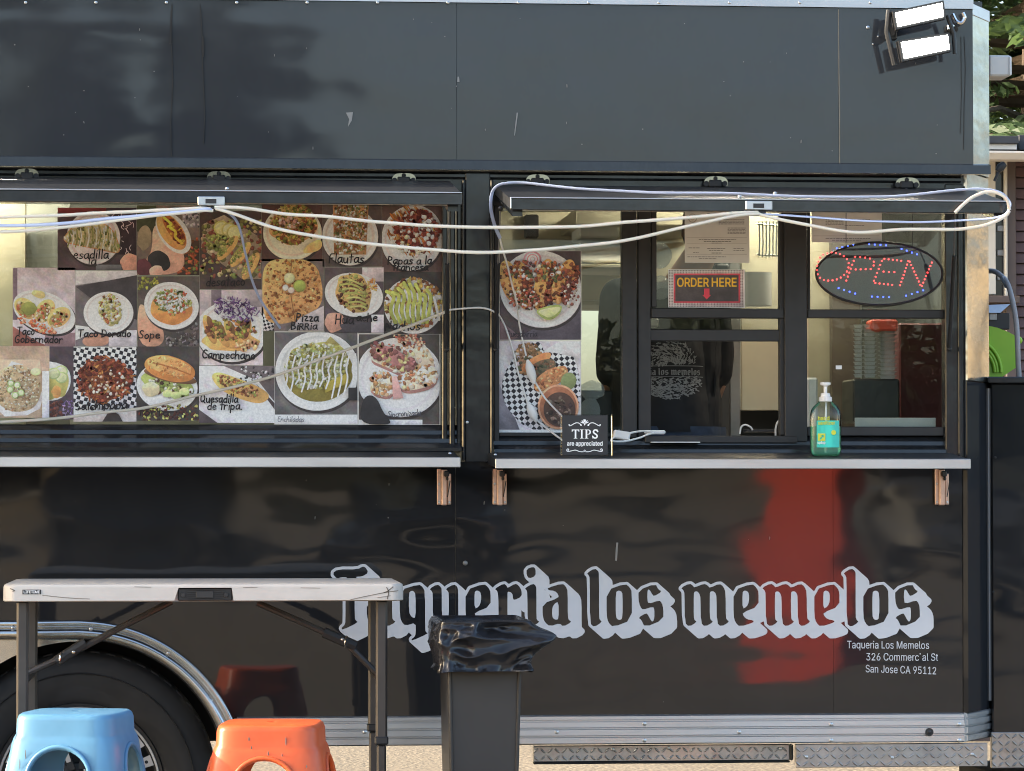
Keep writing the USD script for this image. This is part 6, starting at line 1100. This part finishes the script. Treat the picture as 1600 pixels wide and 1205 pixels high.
# ---------------------------------------------------------------- trees
def leafmat(name, c, tr):
    M[name] = usdkit.material(stage, '/World/Looks/'+name, {'g': ('geometry', {}), 'r': ('rgb_ramp', {'ramp': [(0, tuple(np.array(c)*.55)), (.5, c), (1, tuple(np.array(c)*1.6))]}), 'p': ('principled_bsdf', {'roughness': .6}), 't': ('translucent_bsdf', {'color': tr}), 'x': ('mix_closure', {'fac': .25})},
        [('g.random_per_island', 'r.fac'), ('r.color', 'p.base_color'), ('p.BSDF', 'x.closure1'), ('t.BSDF', 'x.closure2')], surface='x.closure')
leafmat('fir_leaf', (.085, .150, .060), (.16, .26, .09)); leafmat('oak_leaf', (.060, .080, .028), (.10, .13, .04)); mat('bark', (.07, .05, .035), .9, vary=.3, scale=12, bump=.5, bscale=30, bdist=.02)
def quads(c, u, w):                                              # leaf blades: centre, half length, half width
    V = np.stack([c-u, c+w, c+u, c-w], 1).reshape(-1, 3); n = len(c); i = np.arange(n)[:, None]*4
    return trimesh.Trimesh(V, np.vstack([i+[0, 1, 2], i+[0, 2, 3]]), process=False)
def fir(at, h, r):
    C, U, Wd = [], [], []; limbs = []
    for k in range(430):
        f = nrng.uniform(.10, .98); z = h*f; a = nrng.uniform(0, 2*math.pi); L = r*(1-f)**.75*nrng.uniform(.75, 1.15)+.25; d = np.array([math.cos(a), math.sin(a), -.12+.25*f]); b = np.array([0, 0, z])
        limbs.append((b, b+d*L))
        for s in np.linspace(.15, 1, max(4, int(L*9))):
            p = b+d*L*s+[0, 0, -.20*L*s*s]; side = np.array([-d[1], d[0], 0])
            for sg in (-1, 1):
                bl = (.42*(1.1-s)+.10)
                for q in np.linspace(.12, 1, 8):
                    dirn = side*sg*.8+d*.6+[0, 0, -.25]; c = p+dirn*bl*q+nrng.normal(0, .02, 3)
                    C.append(c); v = dirn+nrng.normal(0, .35, 3); v /= np.linalg.norm(v); U.append(v*.075); w_ = np.cross(v, nrng.normal(0, 1, 3)); Wd.append(w_/np.linalg.norm(w_)*.022)
    return quads(np.array(C)+at, np.array(U), np.array(Wd)), [tube(np.array([a_+at, (a_+b_)/2+at, b_+at-[0, 0, .15]]), [.035, .02, .008], 5) for a_, b_ in limbs]
def tree_obj(name, label, crown, limbs, at, h, rt, leaf):
    t = thing(name, label, 'tree', at, None); part(t, 'trunk', [tube(np.array([at+[0, 0, -.1], at+[.03, .02, h*.5], at+[0, 0, h*.93]]), [rt, rt*.6, .03], 10)]+limbs, 'bark', 60); part(t, 'crown', crown, leaf, False); return t
at = np.array([X(1620, 300, 11.5), 11.5, 0.]); cr_, lb = fir(at, 8.6, 3.0); tree_obj('fir_tree', 'green fir tree rising above the house roof at the right edge', cr_, lb, at, 8.6, .20, 'fir_leaf')
def oak(h, r):
    cl = [np.array([r*.62*math.cos(a)*nrng.uniform(.4, 1), r*.62*math.sin(a)*nrng.uniform(.4, 1), h*nrng.uniform(.40, .88)]) for a in nrng.uniform(0, 6.28, 17)]; C = []
    for c in cl:
        d = nrng.normal(0, 1, (420, 3)); d /= np.linalg.norm(d, axis=1, keepdims=True); C.append(c+d*(nrng.uniform(.5, 1.05, (420, 1))*r*nrng.uniform(.28, .46))*[1, 1, .75])
    C = np.vstack(C); U = nrng.normal(0, 1, C.shape); U /= np.linalg.norm(U, axis=1, keepdims=True); w_ = np.cross(U, nrng.normal(0, 1, C.shape)); w_ /= np.linalg.norm(w_, axis=1, keepdims=True)
    return quads(C, U*.16, w_*.09), [tube(np.array([[0, 0, h*.25], c*[.5, .5, .7], c]), [.10, .06, .02], 6) for c in cl]
# out of view round the lot: placed for the glossy sheets to mirror
protos = [oak(5.4, 3.0), oak(4.4, 2.8), oak(6.4, 3.2), oak(11.0, 1.9)]; k_oak = {}
for i, (x, y, pi, s) in enumerate([(-16, -47, 0, 1), (-10.5, -45, 2, 1.05), (-5, -49, 1, 1), (-1, -46, 0, .8), (4, -48, 1, .85), (9, -46, 1, 1.0), (14, -47, 0, .95), (20, -45, 2, .9), (-23, -44, 2, 1.1), (27, -48, 0, 1.0), (-30, -40, 0, 1.2), (-3.9, -48, 3, 1), (-1.0, -48.5, 3, 1), (-20, -6.8, 2, 1), (13, 17, 0, 1), (17, 11, 2, 1), (20, 5, 0, 1)]):  # unseen trees; the far left one shades a strip of mirrored ground
    cr_, lb = protos[pi]; at = np.array([x, y, 0.]); h = (5.4, 4.4, 6.4, 11.0)[pi]
    if pi not in k_oak:
        t = tree_obj('unseen_broadleaf_tree', 'unseen broadleaf tree round the lot', trimesh.Trimesh(cr_.vertices+at, cr_.faces, process=False), [trimesh.Trimesh(l.vertices+at, l.faces, process=False) for l in lb], at, h, .22, 'oak_leaf'); k_oak[pi] = t
        data(t.path, group='unseen broadleaf trees round the lot')
    else:
        path = unique('/World', 'unseen_broadleaf_tree'); xf = UsdGeom.Xform.Define(stage, path); xf.GetPrim().GetReferences().AddInternalReference(k_oak[pi].path); xf.GetPrim().SetInstanceable(True)
        xf.ClearXformOpOrder(); xf.AddTranslateOp().Set(Gf.Vec3d(x, y, 0)) if not xf.GetPrim().GetAttribute('xformOp:translate') else xf.GetPrim().GetAttribute('xformOp:translate').Set(Gf.Vec3d(x, y, 0))
        UsdGeom.Xformable(xf).SetXformOpOrder([UsdGeom.XformOp(xf.GetPrim().GetAttribute('xformOp:translate'))]); data(path, label='unseen broadleaf tree round the lot', category='tree', group='unseen broadleaf trees round the lot')
mat('stucco', (.32, .26, .18), .85, vary=.1, scale=2)
t = thing('unseen_low_shop', 'unseen low tan stucco shop across the lot, there for reflections', 'building', (-7, -40, 0)); part(t, 'wall', box(-13, -2, -42, -37, 0, 2.7), 'stucco', False); part(t, 'roof', box(-13.3, -1.7, -42.3, -36.6, 2.703, 2.9), 'roofing', False)  # out of view, placed for a tan reflection in the black trim
for i in range(3): w = part(t, 'window', box(-12+i*3.4, -10+i*3.4, -36.99, -36.95, .8, 2.0), 'dark_glass', False); part(w, 'frame', [box(-12.1+i*3.4, -9.9+i*3.4, -36.995, -36.93, 2.003, 2.1), box(-12.1+i*3.4, -9.9+i*3.4, -36.995, -36.93, .7, .797)], 'house_cream', False)
t = thing('unseen_tan_garage', 'unseen tan stucco garage to the right, mirrored in the corner steel', 'building', (10.5, 8.8, 0)); part(t, 'wall', rot(box(8, 9.0, 5.4, 13.4, 0, 3.0), 43, [0, 0, 1], [8.5, 9, 0]), 'stucco', False); part(t, 'roof', rot(box(7.8, 12.0, 5.2, 13.6, 3.003, 3.2), 43, [0, 0, 1], [8.5, 9, 0]), 'roofing', False)  # out of view, placed so the corner steel mirrors a sunlit wall
t = thing('unseen_red_post', 'unseen square red post with flat cap, mirrored in the lower panel', 'post', (3.55, -14.4, 0)); part(t, 'shaft', rot(loft([np.array([(3.55+a*w, -14.4+b*w, z) for a, b in ((-1, -1), (1, -1), (1, 1), (-1, 1))]) for w, z in ((.33, 0), (.27, 1.52))]), 28, [0, 0, 1], [3.55, -14.4, 0]), 'red_paint', False); part(t, 'cap', rot(box(3.22, 3.88, -14.73, -14.07, 1.523, 1.60), 28, [0, 0, 1], [3.55, -14.4, 0]), 'red_paint', False)  # out of view, placed to give the red reflection low on the side

mat('car_dark', (.020, .022, .027), .12, vary=.05); mat('car_silver', (.22, .23, .24), .18, .6, vary=.05)
def car(at, mt, label, deg):  # out of view, placed as the dark band the lower panels mirror
    t = thing('unseen_parked_car', label, 'car', at, 'unseen cars parked across the lot'); at = np.array(at, float)
    def put(name, m, mtl, par=t, **k): m = rot(m, deg, [0, 0, 1], [0, 0, 0]); m.apply_translation(at); return part(par, name, m, mtl, **k)
    put('body', [cbox(-.9, .9, -2.15, 2.15, .24, .80, .13), manifold3d.Manifold.hull_points(np.array([(sx_*.86, y, z) for sx_ in (-1, 1) for y, z in ((-1.0, .78), (-2.1, .70), (1.9, .86), (-1.0, .92))]))], mt)
    put('cabin', manifold3d.Manifold.hull_points(np.array([(sx_*w, y, z) for sx_ in (-1, 1) for w, y, z in ((.80, -1.05, .82), (.62, -.25, 1.40), (.62, 1.1, 1.44), (.80, 1.9, .86))])), mt)
    put('windscreen', manifold3d.Manifold.hull_points(np.array([(sx_*w, y, z) for sx_ in (-1, 1) for w, y, z in ((.72, -1.04, .88), (.57, -.32, 1.37), (.72, -1.02, .86), (.57, -.30, 1.35))])+[0, -.012, .012]), 'dark_glass')
    for sx_ in (-1, 1):
        put('side_window', manifold3d.Manifold.hull_points(np.array([(sx_*w, y, z) for w, y, z in ((.80, -.75, .90), (.655, -.15, 1.36), (.655, .95, 1.38), (.80, 1.5, .92), (.78, -.75, .90), (.63, .95, 1.38))])+[sx_*.006, 0, 0]), 'dark_glass'); put('headlight', cbox(sx_*.60-.16, sx_*.60+.16, -2.165, -2.10, .58, .70, .02), 'chrome')
        for y in (-1.35, 1.35): put('wheel', cyl((sx_*.92, y, .33), (sx_*.68, y, .33), .33, 20), 'rubber')
    put('grille', cbox(-.38, .38, -2.17, -2.12, .36, .62, .01), 'rubber')
for x, y, mt, lb, dg in ((-7.6, -25, 'car_dark', 'unseen dark car parked nose out at the left of the row across the lot', 180), (-4.6, -25.3, 'car_silver', 'unseen silver car parked second from the left across the lot', 178), (-1.7, -25, 'car_dark', 'unseen dark car parked third from the left across the lot', 181), (1.2, -25.2, 'car_dark', 'unseen dark car parked left of the red post across the lot', 180), (6.9, -25, 'car_silver', 'unseen silver car parked right of the red post across the lot', 180), (9.8, -25.3, 'car_dark', 'unseen dark car parked at the right of the row across the lot', 183)): car((x, y, 0), mt, lb, dg)

# bird lime, dust spots and short runs on the black sheets
sp = []
for i in range(70):
    x, y = rng.uniform(5, 1490), rng.choice([rng.uniform(20, 245), rng.uniform(740, 1110)]); yy = -.0307 if y < 300 else -.0003
    if y > 300 and (x < 520 and y > 860 or 505 < x < 1470 and 875 < y < 1060): continue
    r = rng.uniform(.35, .95); p = ell(x, y, r, r*rng.choice([1, 1, 1.3, 3.5]), rng.uniform(-12, 12), 12); q = sheet_xz(to_xz(p, yy), yy-.0004, yy); sp.append(q if y < 300 else lean(q))
mat('dust_spot', (.20, .19, .18), .8, vary=.3, scale=30); part(T, 'dirt_specks', sp, 'dust_spot', False, kind='stuff')
